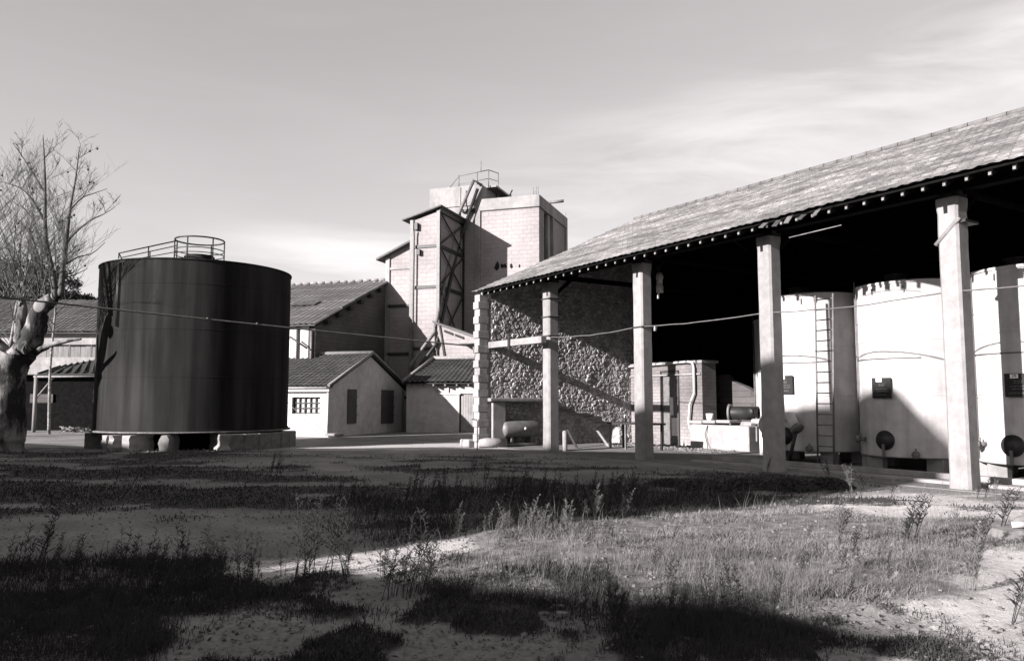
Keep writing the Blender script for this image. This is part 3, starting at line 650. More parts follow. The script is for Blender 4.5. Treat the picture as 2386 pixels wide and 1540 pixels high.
# stool
sp = ground(1531, 1034); su, sn = un(sp); st = thing('stool', sp, 'spindly dark folding stool beside the metal door', 'stool')
b = MB(); b.ubox(su + .22, su - .22, sn - .15, sn + .15, .5, .58); b.build('seat', M['wood_dark'], st)
for s_ in (-1, 1): b = MB(); b.tube([W(su + .2 * s_, sn - .1, .5), W(su - .18 * s_, sn + .05, .01)], .018, 6); b.tube([W(su + .2 * s_, sn + .1, .5), W(su - .18 * s_, sn + .12, .01)], .018, 6); b.build('leg', M['steel_dark'], st)
# counter
k0 = thing('masonry_bench', W(19.0, 19.9, 0), 'crumbling limewashed masonry bench with broken slabs on top', 'bench')
cu0 = un(onplane(1608, 1040, W(0, 20.3, 0), N))[0]; cu1 = un(onplane(1745, 1040, W(0, 20.3, 0), N))[0]
b = MB(); b.ubox(cu0, cu1, 20.3, 21.1, -.02, .82); b.build('body', M['concrete_pale'], k0, bevel=.03)
for k in range(3): b = MB(); a = cu0 - .25 - k * .62; b.box(W(a, 20.6, .9 + .02 * k), (.55, .62, .1), U + N * rnd.uniform(-.15, .15), N, Z + U * rnd.uniform(-.06, .06)); b.build('slab', M['concrete_pale'], k0, bevel=.02)
b = MB(); b.tube([W(cu0 - .85, 20.28, .8), W(cu0 - .78, 20.22, .5), W(cu0 - .85, 20.24, .2), W(cu0 - 1.0, 20.1, .02)], .014, 6); tag(b.build('hose', M['steel_dark'], None), 'thin dark hose hanging down the front of the masonry bench', 'hose')
bp_ = onplane(1654, 975, W(0, 20.6, 0), N); b = MB(); b.lathe(W(un(bp_)[0], 20.6, .97), [(.001, 0), (.1, 0), (.13, .22), (.12, .22), (.09, .02), (.001, .02)], 14); tag(b.build('bucket', M['paint_white'], None), 'small white bucket standing on the masonry bench', 'bucket')
fp = onplane(1705, 962, W(0, 20.7, 0), N); fu = un(fp)[0]; fl = thing('flanged_pipe', fp, 'stub of large dark flanged pipe resting on the masonry bench', 'pipe')
ax = (N * .45 - U * .9).normalized(); c0 = W(fu, 20.6, fp.z + .0)
b = MB(); b.lathe(c0, [(.22, .05), (.22, .95), (.17, .95), (.17, .05), (.22, .05)], 26, ax); b.build('barrel', M['steel_dark'], fl)
b = MB(); b.lathe(c0, [(.17, -.02), (.3, -.02), (.3, .05), (.17, .05), (.17, -.02)], 26, ax); b.build('flange', M['steel_mid'], fl)
b = MB(); b.lathe(c0, [(.001, .4), (.17, .4)], 20, ax); b.build('bore', M['black'], fl)
pbd = ground(1676, 1046); pbe = ground(1735, 1052); tpa = onplane(1700, 981, pbd + N * .35, N); tpb = onplane(1752, 983, pbe + N * .35, N)
b = MB(); b.prism([pbd, pbe, tpb, tpa], (N - Z * .0) * .05); tag(b.build('propped_sheet', M['concrete'], None), 'square grey panel propped up against the masonry bench', 'panel')
b = MB(); q = [onplane(x, y, W(0, 22.6, 0), N) for x, y in ((1652, 990), (1652, 878), (1690, 872), (1705, 888), (1735, 900), (1760, 915), (1760, 1000))]; b.prism([Vector((p.x, p.y, max(p.z, -.05))) for p in q], N * .25); tag(b.build('broken_wall', M['barn_wall'], None), 'broken-topped grey block wall in the dark behind the masonry bench', 'wall')
# valve set between bench and tank
vs_ = thing('valve_stand', ground(1760, 1045), 'white valve stand with a round dark handwheel, left of the third column', 'valve')
q = onplane(1749, 959, W(0, 19.4, 0), N); b = MB(); b.lathe(q, [(.001, -.03), (.1, -.03), (.1, .03), (.001, .03)], 20, -N); b.build('handwheel', M['steel_dark'], vs_)
b = MB(); b.tube([q, q + N * .25, q + N * .25 - Z * .9], .03, 8); b.build('stem', M['galv'], vs_)
q2 = W(un(q)[0] - .35, 19.5, .45); b = MB(); b.box(q2, (.14, .14, .9), U, N, Z); b.build('post', M['white_tank'], vs_)
b = MB(); b.tube([q + N * .1 - Z * .3, W(un(q)[0] - 1.2, 19.4, q.z - .3)], .09, 12); b.build('feed_pipe', M['white_tank'], vs_)
b = MB(); b.lathe(W(un(q)[0] - .75, 19.25, q.z - .38), [(.001, -.05), (.3, -.05), (.3, .05), (.001, .05)], 24, -N); b.build('blank_flange', M['steel_dark'], vs_)
# outlet pump right of the third column
q = onplane(1842, 980, W(0, 17.2, 0), N); pu = thing('pump_outlet', W(un(q)[0], 17.2, 0), 'white elbow pipe with a grey coupling, right of the third column', 'pipe')
b = MB(); b.tube([q - N * -.3 + Z * .1 + U * .35, q + Z * .1, q - Z * .12 - U * .12, q - Z * .22 - U * .18 ], .13, 14); b.build('elbow', M['white_tank'], pu)
b = MB(); b.lathe(q - Z * .18 - U * .17, [(.001, -.04), (.17, -.04), (.17, .08), (.001, .08)], 16, (-Z * .7 - U * .7)); b.build('coupling', M['steel_mid'], pu)
b = MB(); b.tube([q - Z * .25 - U * .16, W(un(q)[0] + .1, 17.2, 0.01)], .05, 8); b.build('stand', M['steel_dark'], pu)
# lamp on the second column
lq = onplane(1537, 660, W(0, 16.4, 0), N); lm = thing('bulkhead_lamp', lq, 'white hanging lamp housing in the dark under the roof, right of the second column', 'lamp')
b = MB(); b.lathe(lq - Z * .28, [(.001, .0), (.1, 0), (.11, .2), (.09, .21), (.09, .4), (.11, .41), (.11, .5), (.07, .58), (.001, .62)], 16); b.build('housing', M['porcelain'], lm)
b = MB(); b.ubox(un(lq)[0] + .09, un(lq)[0] + .05, 16.38, 16.42, lq.z - .45, lq.z - .2); b.build('bracket', M['porcelain'], lm)
b = MB(); b.tube([lq + Z * .3, lq + Z * 1.1], .012, 5); b.build('hanger', M['steel_dark'], lm)
q = onplane(1526, 771, W(0, 16.0, 0), N); b = MB(); b.tube([q, q + Z * .14 - U * .04], [.04, .05], 8); tag(b.build('insulator', M['porcelain'], None), 'small pale insulator right of the second column in the shed', 'insulator')
# rubble on the floor in front of the brick room
b = MB(); rr = random.Random(5)
for k in range(420):
    a = rr.uniform(17.6, 23.2); nn = rr.uniform(18.6, 20.9) if a > 20.2 else rr.uniform(18.8, 20.2); s_ = rr.uniform(.015, .06)
    b.blob(W(a, nn, s_ * .4), s_, k, 5, .4, (1, 1, .7))
tag(b.build('rubble', M['rubble'], None), 'scatter of broken stone and brick chips on the shed floor', 'rubble', None, 'stuff')

# ------------------------------------------------------------------ the big dark tank
TC = Vector((-11.43, 28.8, 0)); TRD = 3.24; TZ0, TZ1 = .64, 6.24
dk = thing('storage_tank', TC + Z * TZ0, 'big round dark steel storage tank with a railing on its roof', 'tank')
b = MB(); rg = random.Random(2)
prof = [(TRD - .02, TZ0), (TRD + .03, TZ0 + .005), (TRD + .03, TZ0 + .05), (TRD, TZ0 + .055)]
for q in (1.75, 3.3, 4.8): prof += [(TRD, TZ0 + q - .012), (TRD + .008, TZ0 + q - .008), (TRD + .008, TZ0 + q + .008), (TRD, TZ0 + q + .012)]
prof += [(TRD, TZ1 - .03), (TRD + .03, TZ1 - .025), (TRD + .03, TZ1 + .02), (TRD, TZ1 + .025)]
b.lathe_sharp(TC, prof, 128); b.build('shell', M['tank_dark'], dk)
b = MB(); b.lathe(TC, [(TRD, TZ1 + .02), (TRD * .6, TZ1 + .2), (TRD * .2, TZ1 + .3), (.001, TZ1 + .32)], 64); b.build('roof', M['tank_dark'], dk)
vd = Vector((TC.x, TC.y, 0)).normalized(); vr = Vector((vd.y, -vd.x, 0))
def rim(x, Y): return onplane(x, Y, TC - vd * 1.2, vd)
hp = onplane(466, 560, TC - vd * 1.75, vd)
hr = .80; hc = Vector((hp.x, hp.y, TZ1 + .12)); ht = hp.z - .02
b = MB()
def ringp(c, r, z, k=36): return [Vector((c.x + r * math.cos(2 * math.pi * i / k), c.y + r * math.sin(2 * math.pi * i / k), z)) for i in range(k + 1)]
rl = [ht, ht - .33, ht - .42 - .05]
b.tube(ringp(hc, hr, ht), .028, 6); b.tube(ringp(hc, hr, ht - .36), .018, 6); b.tube(ringp(hc, hr, ht - .52), .016, 6)
for k in range(6):
    a = k * math.pi / 3 + .4; b.tube([hc + Vector((hr * math.cos(a), hr * math.sin(a), -.25)), hc + Vector((hr * math.cos(a), hr * math.sin(a), ht - hc.z))], .022, 6)
b.build('hatch_railing', M['steel_dark'], dk)
b = MB(); h0 = onplane(277, 590, TC - vd * 2.3, vd); h1 = onplane(413, 561, TC - vd * 1.9, vd)
h0b = h0 + vd * .9; h1b = h1 + vd * .9; mid = (h0 + h1) / 2
b.tube([h0, h1], .024, 6); b.tube([h0 - Z * .3, h1 - Z * .38], .016, 6); b.tube([h0, h0b], .02, 6); b.tube([h0b, h0b + (h1b - h0b) * 1.0], .018, 6)
for p in (h0, mid, h1 , h0b, (h0b + h1b) / 2): b.tube([p, Vector((p.x, p.y, TZ1 + .02))], .02, 6)
b.build('walkway_railing', M['steel_dark'], dk)
b = MB(); b.lathe(hc - Z * .1, [(.5, 0), (.5, .3), (.45, .34), (.001, .36)], 24); b.build('roof_hatch', M['tank_dark'], dk)
b = MB(); pv = onplane(620, 640, TC - vd * .6, vd); b.lathe(Vector((pv.x, pv.y, TZ1 + .02)), [(.09, 0), (.09, .22), (.12, .22), (.001, .26)], 12); b.build('vent', M['steel_dark'], dk)
b = MB()
for q in (244, 251):
    t_ = onplane(q, 700, TC - vd * 2.45, vd); dd = (Vector((t_.x, t_.y, 0)) - TC).normalized()
    b.tube([TC + dd * (TRD + .06) + Z * (TZ1 - .05), TC + dd * (TRD + .06) + Z * (TZ1 - 2.2)], .02, 6)
b.build('down_pipe', M['steel_dark'], dk)
# plinth of rough piers
pt = thing('tank_plinth', TC, 'ring of rough stone piers and slabs the dark tank stands on', 'plinth')
b = MB(); ps = []
for k in range(61):
    an = 2 * math.pi * k / 60; r_ = TRD + .26 + .03 * math.sin(an * 9); ps.append(TC + Vector((math.cos(an) * r_, math.sin(an) * r_, .56)))
for k in range(20):
    an = 2 * math.pi * (k + .5) / 20; 
    if k % 20 in (12,): continue
b.lathe(TC, [(TRD - .9, .58), (TRD + .1, .58), (TRD + .12, .635), (TRD - .9, .635), (TRD - .9, .58)], 48); b.build('slab_ring', M['plinth'], pt)
b = MB(); b.lathe(TC, [(TRD - 1.3, -.1), (TRD - 1.3, .54)], 40); b.build('core', M['shade_black'], pt)
def pier(x, wpx, dr=0.0):
    p = onplane(x, 1030, TC - vd * 3.0, vd); d_ = (Vector((p.x, p.y, 0)) - TC).normalized(); tg = Vector((-d_.y, d_.x, 0)); wd = wpx / F * 26
    b = MB(); c = TC + d_ * (TRD - .35 + dr); rr = random.Random(int(x)); n_ = 5
    prev = None; base = len(b.v)
    for i in range(n_ + 1):
        z = -.08 + .62 * i / n_; hw = wd / 2 * (1 + rr.uniform(-.14, .22) - .12 * i / n_); hd = .62 + rr.uniform(-.04, .04)
        for sx_, sy in ((-1, -1), (1, -1), (1, 1), (-1, 1)): b.v.append(c + tg * (sx_ * hw + rr.uniform(-.03, .03)) + d_ * (sy * hd + rr.uniform(-.03, .03)) + Z * z)
    for i in range(n_):
        for j in range(4):
            jj = (j + 1) % 4; b.f.append((base + i * 4 + j, base + i * 4 + jj, base + i * 4 + 4 + jj, base + i * 4 + 4 + j)); b.sm.append(False)
    b.f.append((base + n_ * 4, base + n_ * 4 + 1, base + n_ * 4 + 2, base + n_ * 4 + 3)); b.sm.append(False)
    b.build('pier', M['concrete_pale'], pt)  # front piers paler than the plinth stone, their sunlight put into the colour
for x, wp in ((203, 15), (237, 13), (297, 18), (393, 19), (513, 20)): pier(x, wp, .15)
for an in range(60, 360, 24):                                   # piers round the far side
    d_ = Vector((math.cos(R(an)), math.sin(R(an)), 0))
    if d_.dot(-vd) > .25: continue
    b = MB(); b.box(TC + d_ * (TRD - .3) + Z * .23, (1.0, .5, .62), d_, Vector((-d_.y, d_.x, 0)), Z); b.build('pier', M['plinth'], pt)
b = MB(); dr_ = (-vd * .78 + vr * .62).normalized(); a0 = math.atan2(dr_.y, dr_.x)
for q in range(7):
    an = a0 - .30 + q * .155; d_ = Vector((math.cos(an), math.sin(an), 0)); b.box(TC + d_ * (TRD - .22 + rnd.uniform(-.02, .04)) + Z * .22, (1.1, .545, .64), d_, Vector((-d_.y, d_.x, 0)), Z)
b.build('plinth_wall', M['plinth'], pt, bevel=.03)
b = MB(); rr = random.Random(9)
for k in range(60):
    p = ground(rr.uniform(300, 560), rr.uniform(1049, 1056)); s_ = rr.uniform(.02, .07); b.blob(p + Z * s_ * .3, s_, k, 6, .3)
tag(b.build('stones', M['rubble'], None), 'loose stones along the front of the tank plinth', 'stones', None, 'stuff')

# ------------------------------------------------------------------ buildings behind, turned 18.5 degrees
PH = R(18.5); FB = Vector((math.sin(PH), math.cos(PH), 0)); LB = Vector((-math.cos(PH), math.sin(PH), 0)); RB = -LB
# small white house
C1 = ground(765, 1018); C1.z = 0
h1 = thing('white_house', C1, 'small white house with a dark tiled gable roof, barred window and two closed shutters', 'house')
GW, EV, RG, LN = 7.58, 2.2, 3.86, 9.0
def hp1(l, f, z): return C1 + LB * l + FB * f + Z * z
wl_ = onplane(680, 945, C1, FB); wr_ = onplane(746, 945, C1, FB); wt = onplane(713, 925, C1, FB).z; wb = onplane(713, 964, C1, FB).z
wa, wc = (wr_ - C1).dot(LB), (wl_ - C1).dot(LB)
b = MB()
def wbox(b, l0, l1, f0, f1, z0, z1): b.box(hp1((l0 + l1) / 2, (f0 + f1) / 2, (z0 + z1) / 2), (abs(l1 - l0), abs(f1 - f0), abs(z1 - z0)), LB, FB, Z)
wbox(b, 0, wa, 0, .3, -.2, EV); wbox(b, wc, LN, 0, .3, -.2, EV); wbox(b, wa, wc, 0, .3, -.2, wb); wbox(b, wa, wc, 0, .3, wt, EV)
b.prism([hp1(0, .3, -.2), hp1(0, GW, -.2), hp1(0, GW, EV), hp1(0, GW / 2, RG - .05), hp1(0, .3, EV + .1)], LB * .3)
wbox(b, 0, LN, GW - .3, GW, -.2, EV - .02); b.build('wall', M['white_wall'], h1)
tiled('roof', hp1(LN, -.28, EV + .02), hp1(-.12, -.28, EV + .02), hp1(-.12, GW / 2, RG + .06), hp1(LN, GW / 2, RG + .06), M['tile_dark'], h1, wave=.26, amp=.03, course=.35, step=.04, jit=.006)
tiled('rear_roof', hp1(-.12, GW + .28, EV + .02), hp1(LN, GW + .28, EV + .02), hp1(LN, GW / 2, RG + .06), hp1(-.12, GW / 2, RG + .06), M['tile_dark'], h1, wave=.26, amp=.03)
b = MB(); b.tube([hp1(-.15, GW / 2, RG + .13), hp1(LN, GW / 2, RG + .13)], .11, 8); b.tube([hp1(-.14, -.3, EV + .1), hp1(-.14, GW / 2, RG + .14)], .075, 8); b.tube([hp1(-.14, GW + .3, EV + .1), hp1(-.14, GW / 2, RG + .14)], .06, 8); b.build('ridge_tiles', M['ridge'], h1)
b = MB(); b.box(hp1(LN / 2 - .05, -.12, EV - .09), (LN + .1, .16, .16), LB, FB, Z); b.build('eaves_board', M['white_wall'], h1)
wn_ = MB(); wbox(wn_, wa, wc, .2, .22, wb, wt); wdo = wn_.build('window', M['pane_pale'], h1)
b = MB()
for i in range(6): l_ = wa + .03 + (wc - wa - .06) * i / 5; wbox(b, l_ - .025, l_ + .025, .12, .17, wb, wt)
for i in range(4): z_ = wb + .03 + (wt - wb - .06) * i / 3; wbox(b, wa, wc, .125, .165, z_ - .022, z_ + .022)
b.build('glazing_bars', M['steel_dark'], wdo)
for x0, x1, y0, y1, lv in ((808, 830, 906, 987, 1), (887, 916, 909, 987, 2)):
    p0 = onplane(x0, y1, C1, LB); p1 = onplane(x1, y0 + (1 if lv == 1 else 0), C1, LB); f0, f1 = (p0 - C1).dot(FB), (p1 - C1).dot(FB)
    for q in range(lv):
        a, c = f0 + (f1 - f0) * q / lv + .012, f0 + (f1 - f0) * (q + 1) / lv - .012
        b = MB(); b.box(hp1(-.03, (a + c) / 2, (p0.z + p1.z) / 2), (.05, c - a, p1.z - p0.z), LB, FB, Z); sh = b.build('shutter', M['shutter'], h1)
        for zz in (.25, .5, .78): b = MB(); b.box(hp1(-.065, (a + c) / 2, p0.z + (p1.z - p0.z) * zz), (.02, c - a + .1, .05), LB, FB, Z); b.build('batten', M['shutter'], sh)
b = MB(); b.tube([hp1(.02, -.06, .05), hp1(.02, -.06, EV - .2)], .05, 8); b.build('drainpipe', M['white_wall'], h1)
b = MB(); b.tube([hp1(-.03, -.25, EV + .0), hp1(LN, -.25, EV + .0)], .05, 8); b.build('gutter', M['white_wall'], h1)
# steel pole with stay on the barn corner, standing behind the house
# second low house with hipped roof
PH2 = R(4); F2 = Vector((math.sin(PH2), math.cos(PH2), 0)); R2 = Vector((math.cos(PH2), -math.sin(PH2), 0))
C2 = atY(947, 932, 41.2); C2.z = 0
h2 = thing('low_house', C2, 'low white outbuilding with hipped dark tile roof between white house and stone pier', 'house')
def hp2(r_, f, z): return C2 + R2 * r_ + F2 * f + Z * z
E2 = onplane(1030, 893, C2, F2).z; W2 = 5.4
def rx(x): return (onplane(x, 932, C2, F2) - C2).dot(R2)
def b2(b, r0, r1, f0, f1, z0, z1): b.box(hp2((r0 + r1) / 2, (f0 + f1) / 2, (z0 + z1) / 2), (abs(r1 - r0), abs(f1 - f0), abs(z1 - z0)), R2, F2, Z)
wz0, wz1 = onplane(1050, 915, C2, F2).z, E2 - .1
b = MB(); b2(b, 0, rx(1014), 0, .3, -.2, E2); b2(b, rx(1014), rx(1070), 0, .3, -.2, wz0); b2(b, rx(1072), W2, 0, .3, 1.98, E2); b2(b, rx(1128), W2, 0, .3, -.2, 1.98); b2(b, 0, .3, .3, 3.2, -.2, E2); b2(b, W2 - .3, W2, .3, 3.2, -.2, E2); b.build('wall', M['white_wall'], h2)
b = MB(); b2(b, rx(1014), rx(1071), .1, .14, wz0, wz1); w2 = b.build('window', M['pane_pale'], h2)
b = MB(); b2(b, rx(1013), rx(1017), .04, .1, wz0, wz1); b2(b, rx(1042), rx(1045), .04, .1, wz0, wz1); b2(b, rx(1069), rx(1073), .04, .1, wz0 - .02, wz1); b2(b, rx(1013), rx(1073), -.05, .08, wz0 - .09, wz0); b.build('frame', M['white_wall'], w2)
b = MB()
n_ = 9
for i in range(n_): a, c = rx(1073), rx(1127); b2(b, a + (c - a) * i / n_ + .006, a + (c - a) * (i + 1) / n_ - .006, .08, .12, .0, 1.96)
b.build('plank_door', M['concrete_pale'], h2)
ez = E2 + .02; rz = onplane(1060, 838, hp2(0, 2.9, 0), F2).z
tiled('roof', hp2(-.15, -.32, ez), hp2(W2 + .2, -.32, ez), hp2(W2 + .2, 2.9, rz), hp2((onplane(1010, 838, hp2(0, 2.9, 0), F2) - hp2(0, 2.9, 0)).dot(R2), 2.9, rz), M['tile_dark'], h2, wave=.26, amp=.03, course=.35, step=.04, jit=.006)
hx = (onplane(1010, 838, hp2(0, 2.9, 0), F2) - hp2(0, 2.9, 0)).dot(R2)
b = MB(); b.tube([hp2(-.15, -.3, ez + .08), hp2(hx, 2.9, rz + .1)], .09, 8); b.tube([hp2(hx, 2.9, rz + .1), hp2(W2, 2.9, rz + .1)], .1, 8); b.build('ridge_tiles', M['ridge'], h2)
b = MB(); b.prism([hp2(-.15, -.32, ez - .03), hp2(hx, 2.9, rz - .03), hp2(hx - .2, 3.2, ez), hp2(-.15, 3.2, ez - .03)], Z * -.03); b.build('hip_slope', M['tile_dark'], h2)
for i in range(9):
    b = MB(); b2(b, .2 + i * .6, .28 + i * .6, -.3, .1, ez - .16, ez - .07); b.build('rafter_end', M['wood'], h2)

# elevator tower, steel frame
EL = atY(955, 932, 46.0); EL.z = 0
ER = onplane(1018, 932, EL, FB); ER.z = 0
EB = onplane(1077, 932, ER, LB); EB.z = 0
WE, DE = (ER - EL).length, (EB - ER).length
el = thing('elevator_tower', EL, 'narrow steel-framed hoist tower with block infill and crossed braces on its dark side', 'tower')
def ep(r_, f, z): return EL + RB * r_ + FB * f + Z * z
def eb(b, r0, r1, f0, f1, z0, z1): b.box(ep((r0 + r1) / 2, (f0 + f1) / 2, (z0 + z1) / 2), (abs(r1 - r0), abs(f1 - f0), abs(z1 - z0)), RB, FB, Z)
zl, zr = 12.15, 12.6
b = MB(); b.prism([ep(.04, .08, 0), ep(WE - .04, .08, 0), ep(WE - .04, .08, zr), ep(.04, .08, zl)], FB * (DE - .1)); b.build('infill', M['tower_brick'], el)
for r_, f_, zz in ((0.0, 0, zl), (WE, 0, zr), (WE, DE, zr), (0, DE, zl)):
    b = MB(); eb(b, r_ - .1, r_ + .1, f_ - .02, f_ + .03, 0, zz); eb(b, r_ - .1, r_ + .1, f_ + .15, f_ + .2, 0, zz); eb(b, r_ - .02, r_ + .02, f_ + .03, f_ + .15, 0, zz); b.build('steel_post', M['steel_mid'] if f_ == 0 else M['steel_dark'], el)
lev = [onplane(1000, y, EL, FB).z for y in (573, 668)] + [4.6]
for z in lev:
    b = MB(); eb(b, 0, WE, .02, .1, z - .09, z + .09); eb(b, WE - .05, WE + .06, 0, DE, z - .1, z + .1); b.build('floor_beam', M['steel_dark'], el)
zs = [3.2] + lev[::-1] + [zr]
zs = sorted(zs)
for i in range(len(zs) - 1):
    if zs[i + 1] - zs[i] < 1.0: continue
    for s_ in (0, 1):
        b = MB(); b.tube([ep(WE + .09, .1 if s_ else DE - .1, zs[i] + .1), ep(WE + .09, DE - .1 if s_ else .1, zs[i + 1] - .1)], .05, 5); b.build('cross_brace', M['steel_dark'], el)
b = MB(); b.prism([ep(-.55, -.2, zl - .02), ep(WE + .25, -.2, zr + .22), ep(WE + .25, -.2, zr + .3), ep(-.55, -.2, zl + .06)], FB * (DE + .9)); b.build('roof', M['sheet_roof'], el)
b = MB(); eb(b, WE + .0, WE + .12, 0, DE, zr - .06, zr + .2); b.build('roof_edge', M['steel_dark'], el)
b = MB(); eb(b, .22, .42, -.14, .1, 11.55, 11.95); b.build('lamp_box', M['steel_dark'], el)
b = MB(); eb(b, .42, .58, -.14, .1, lev[0] - .5, lev[0] - .18); b.build('pulley_box', M['steel_dark'], el)
b = MB(); b.tube([ep(.24, -.12, 11.5), ep(.2, -.12, 11.2), ep(.19, -.12, .2)], .05, 6); b.build('down_pipe', M['steel_mid'], el)

# side bay left of it
QB = onplane(896, 932, EL + FB * .6, FB); QB.z = 0
sb_ = thing('side_bay', QB, 'narrow pale block bay with a sloping roof left of the steel hoist tower', 'building')
zq, ze_ = 10.2, 10.95; wq = (EL - QB).dot(RB)
b = MB(); b.prism([QB, QB + RB * (wq - .12), QB + RB * (wq - .12) + Z * ze_, QB + Z * zq], FB * 5); b.build('wall', M['tower_brick'], sb_)
b = MB(); b.box(QB + RB * .12 + FB * -.03 + Z * 5.05, (.26, .12, 10.1), RB, FB, Z); b.build('pilaster', M['tower_conc'], sb_)
for zz in (9.45,): b = MB(); b.box(QB + RB * wq / 2 + FB * -.02 + Z * zz, (wq - .25, .1, .14), RB, FB, Z); b.build('ring_beam', M['tower_conc'], sb_)
for zz in (7.2, 4.35, 1.8): b = MB(); b.box(QB + RB * wq / 2 + FB * -.03 + Z * zz, (wq - .25, .12, .16), RB, FB, Z); b.build('steel_beam', M['steel_dark'], sb_)
b = MB(); b.prism([QB + RB * -.5 + FB * -.4 + Z * (zq - .25), QB + RB * (wq - .1) + FB * -.4 + Z * (ze_ + .02), QB + RB * (wq - .1) + FB * -.4 + Z * (ze_ + .14), QB + RB * -.5 + FB * -.4 + Z * (zq - .13)], FB * 5.6); b.build('roof', M['sheet_roof'], sb_)

# main concrete silo tower
TRt = onplane(1258, 932, EB, FB); TRt.z = 0
TBt = onplane(1325, 932, TRt, LB); TBt.z = 0
WT, DT = (TRt - EB).length, (TBt - TRt).length
L0t = onplane(996, 932, EB, FB); L0t.z = 0; wL = (EB - L0t).dot(RB)
tw = thing('silo_tower', EB, 'tall pale concrete and block tower with a railed box and steel stair on its roof', 'tower')
def tp(r_, f, z): return EB + RB * r_ + FB * f + Z * z
def tbx(b, r0, r1, f0, f1, z0, z1): b.box(tp((r0 + r1) / 2, (f0 + f1) / 2, (z0 + z1) / 2), (abs(r1 - r0), abs(f1 - f0), abs(z1 - z0)), RB, FB, Z)
ZT = 14.1; pl0 = (onplane(1105, 932, EB, FB) - EB).dot(RB); pl1 = (onplane(1117, 932, EB, FB) - EB).dot(RB)
sf0 = (onplane(1273, 932, TRt, LB) - TRt).dot(FB); sf1 = (onplane(1293, 932, TRt, LB) - TRt).dot(FB)
b = MB(); tbx(b, -.3, pl0, .06, .5, 0, 12.0); tbx(b, pl1, WT - .05, .1, .4, 0, ZT - .7)
tbx(b, WT - .45, WT - .1, .4, sf0, 0, ZT - .7); tbx(b, WT - .45, WT - .1, sf1, DT - .3, 0, ZT - .7); tbx(b, WT - .45, WT - .1, sf0, sf1, 0, 6); tbx(b, -.2, WT - .2, DT - .4, DT - .1, 0, ZT - .7); b.build('infill_wall', M['tower_brick'], tw)
b = MB(); tbx(b, WT - .5, WT - .46, sf0 - .1, sf1 + .1, 5, ZT - .6); b.build('dark_slot', M['black'], tw)
b = MB(); tbx(b, WT - .3, WT - .12, (sf0 + sf1) / 2 + .1, sf1 - .25, 5, 9.6); tbx(b, WT - .3, WT - .12, (sf0 + sf1) / 2 - .1, (sf0 + sf1) / 2 + .45, 9.2, ZT - .7); tbx(b, WT - .35, WT - .02, sf1 - .12, sf1 + .1, 5, ZT - .7); b.build('slot_panel', M['tower_conc'], tw)
b = MB(); tbx(b, pl0 + .01, pl1, 0, .5, 0, ZT - .72); tbx(b, WT - .4, WT, DT - .42, DT, 0, ZT - .72); b.build('corner_column', M['tower_conc'], tw)
b = MB(); tbx(b, pl0, WT, 0, .45, ZT - .72, ZT); tbx(b, WT - .45, WT, .45, DT, ZT - .72, ZT); tbx(b, pl0, WT - .45, DT - .4, DT, ZT - .72, ZT); b.build('ring_beam', M['tower_conc'], tw)
b = MB(); tbx(b, pl1 + .01, WT - .06, .04, .1, ZT - .76, ZT - .72); zz = onplane(1180, 747, EB, FB).z; b.tube([tp(pl1, -.03, zz), tp(pl1 + 1.6, -.03, zz)], .04, 5); b.build('drip_groove', M['steel_dark'], tw)
b = MB(); tbx(b, pl0 + .3, WT - .3, .3, DT - .3, ZT - .35, ZT - .25); b.build('roof_slab', M['tower_conc'], tw)
# box room on the roof, to the left and set on its own wall
zb0 = onplane(1050, 505, EB, FB).z; zb1 = onplane(1050, 436, EB, FB).z
zgv = onplane(1050, 483, EB, FB).z
b = MB(); tbx(b, -wL, pl0 + .0, .12, 5.5, 0, zgv); b.build('left_wall', M['tower_conc'], tw)
b = MB(); tbx(b, -wL, pl1 + .1, .05, 5.0, zgv + .02, zb1); b.build('box_room', M['tower_conc'], tw)
x3, x4 = (onplane(1120, 932, tp(0, 1.2, 0), FB) - EB).dot(RB), (onplane(1132, 932, tp(0, 1.2, 0), FB) - EB).dot(RB)
b = MB(); tbx(b, pl1 + .1, pl1 + .2, 2.6, 5.0, ZT - .3, zb1 + .02); tbx(b, pl1 - .4, pl1 + .75, .9, 4.6, zb1 + .01, zb1 + .13); b.build('stair_head', M['steel_mid'], tw)
b = MB()
for k in range(6): tbx(b, x4 + .1, x4 + .7, 2.4 + k * .3, 2.7 + k * .3, ZT - .2 + k * .28, ZT - .15 + k * .28)
b.tube([tp(x4 + .1, 2.3, ZT - .2), tp(x4 + .1, 4.3, ZT + 1.6)], .05, 5); b.tube([tp(x4 + .7, 2.3, ZT - .2), tp(x4 + .7, 4.3, ZT + 1.6)], .05, 5)
b.prism([tp(x4 + .35, 2.2, ZT - .3), tp(x4 + .35, 6.2, zb1), tp(x4 + .35, 6.6, ZT - .3)], RB * .08); b.build('steel_stair', M['steel_dark'], tw)
b = MB(); zt_ = onplane(1112, 402, EB, FB).z
rail = [tp((onplane(x, 932, tp(0, f, 0), FB) - EB).dot(RB), f, 0) for x, f in ((1041, .5), (1066, .5), (1110, .5), (1137, .8), (1160, 3.8))]
for p, top in zip(rail[1:], (405, 402, 400, 409)): b.tube([Vector((p.x, p.y, zb1)), Vector((p.x, p.y, onplane(1100, top, p, FB).z))], .035, 5)
tops = [Vector((p.x, p.y, onplane(1100, y, p, FB).z)) for p, y in zip(rail[1:], (408, 403, 400, 410))]
b.tube([Vector((rail[0].x, rail[0].y, zb1))] + tops, .03, 5); b.tube([t - Z * .55 for t in tops], .022, 5)
b.tube([tops[1] + RB * .25, tops[1] + RB * .25 + Z * .7], .025, 5); b.build('roof_railing', M['steel_mid'], tw)
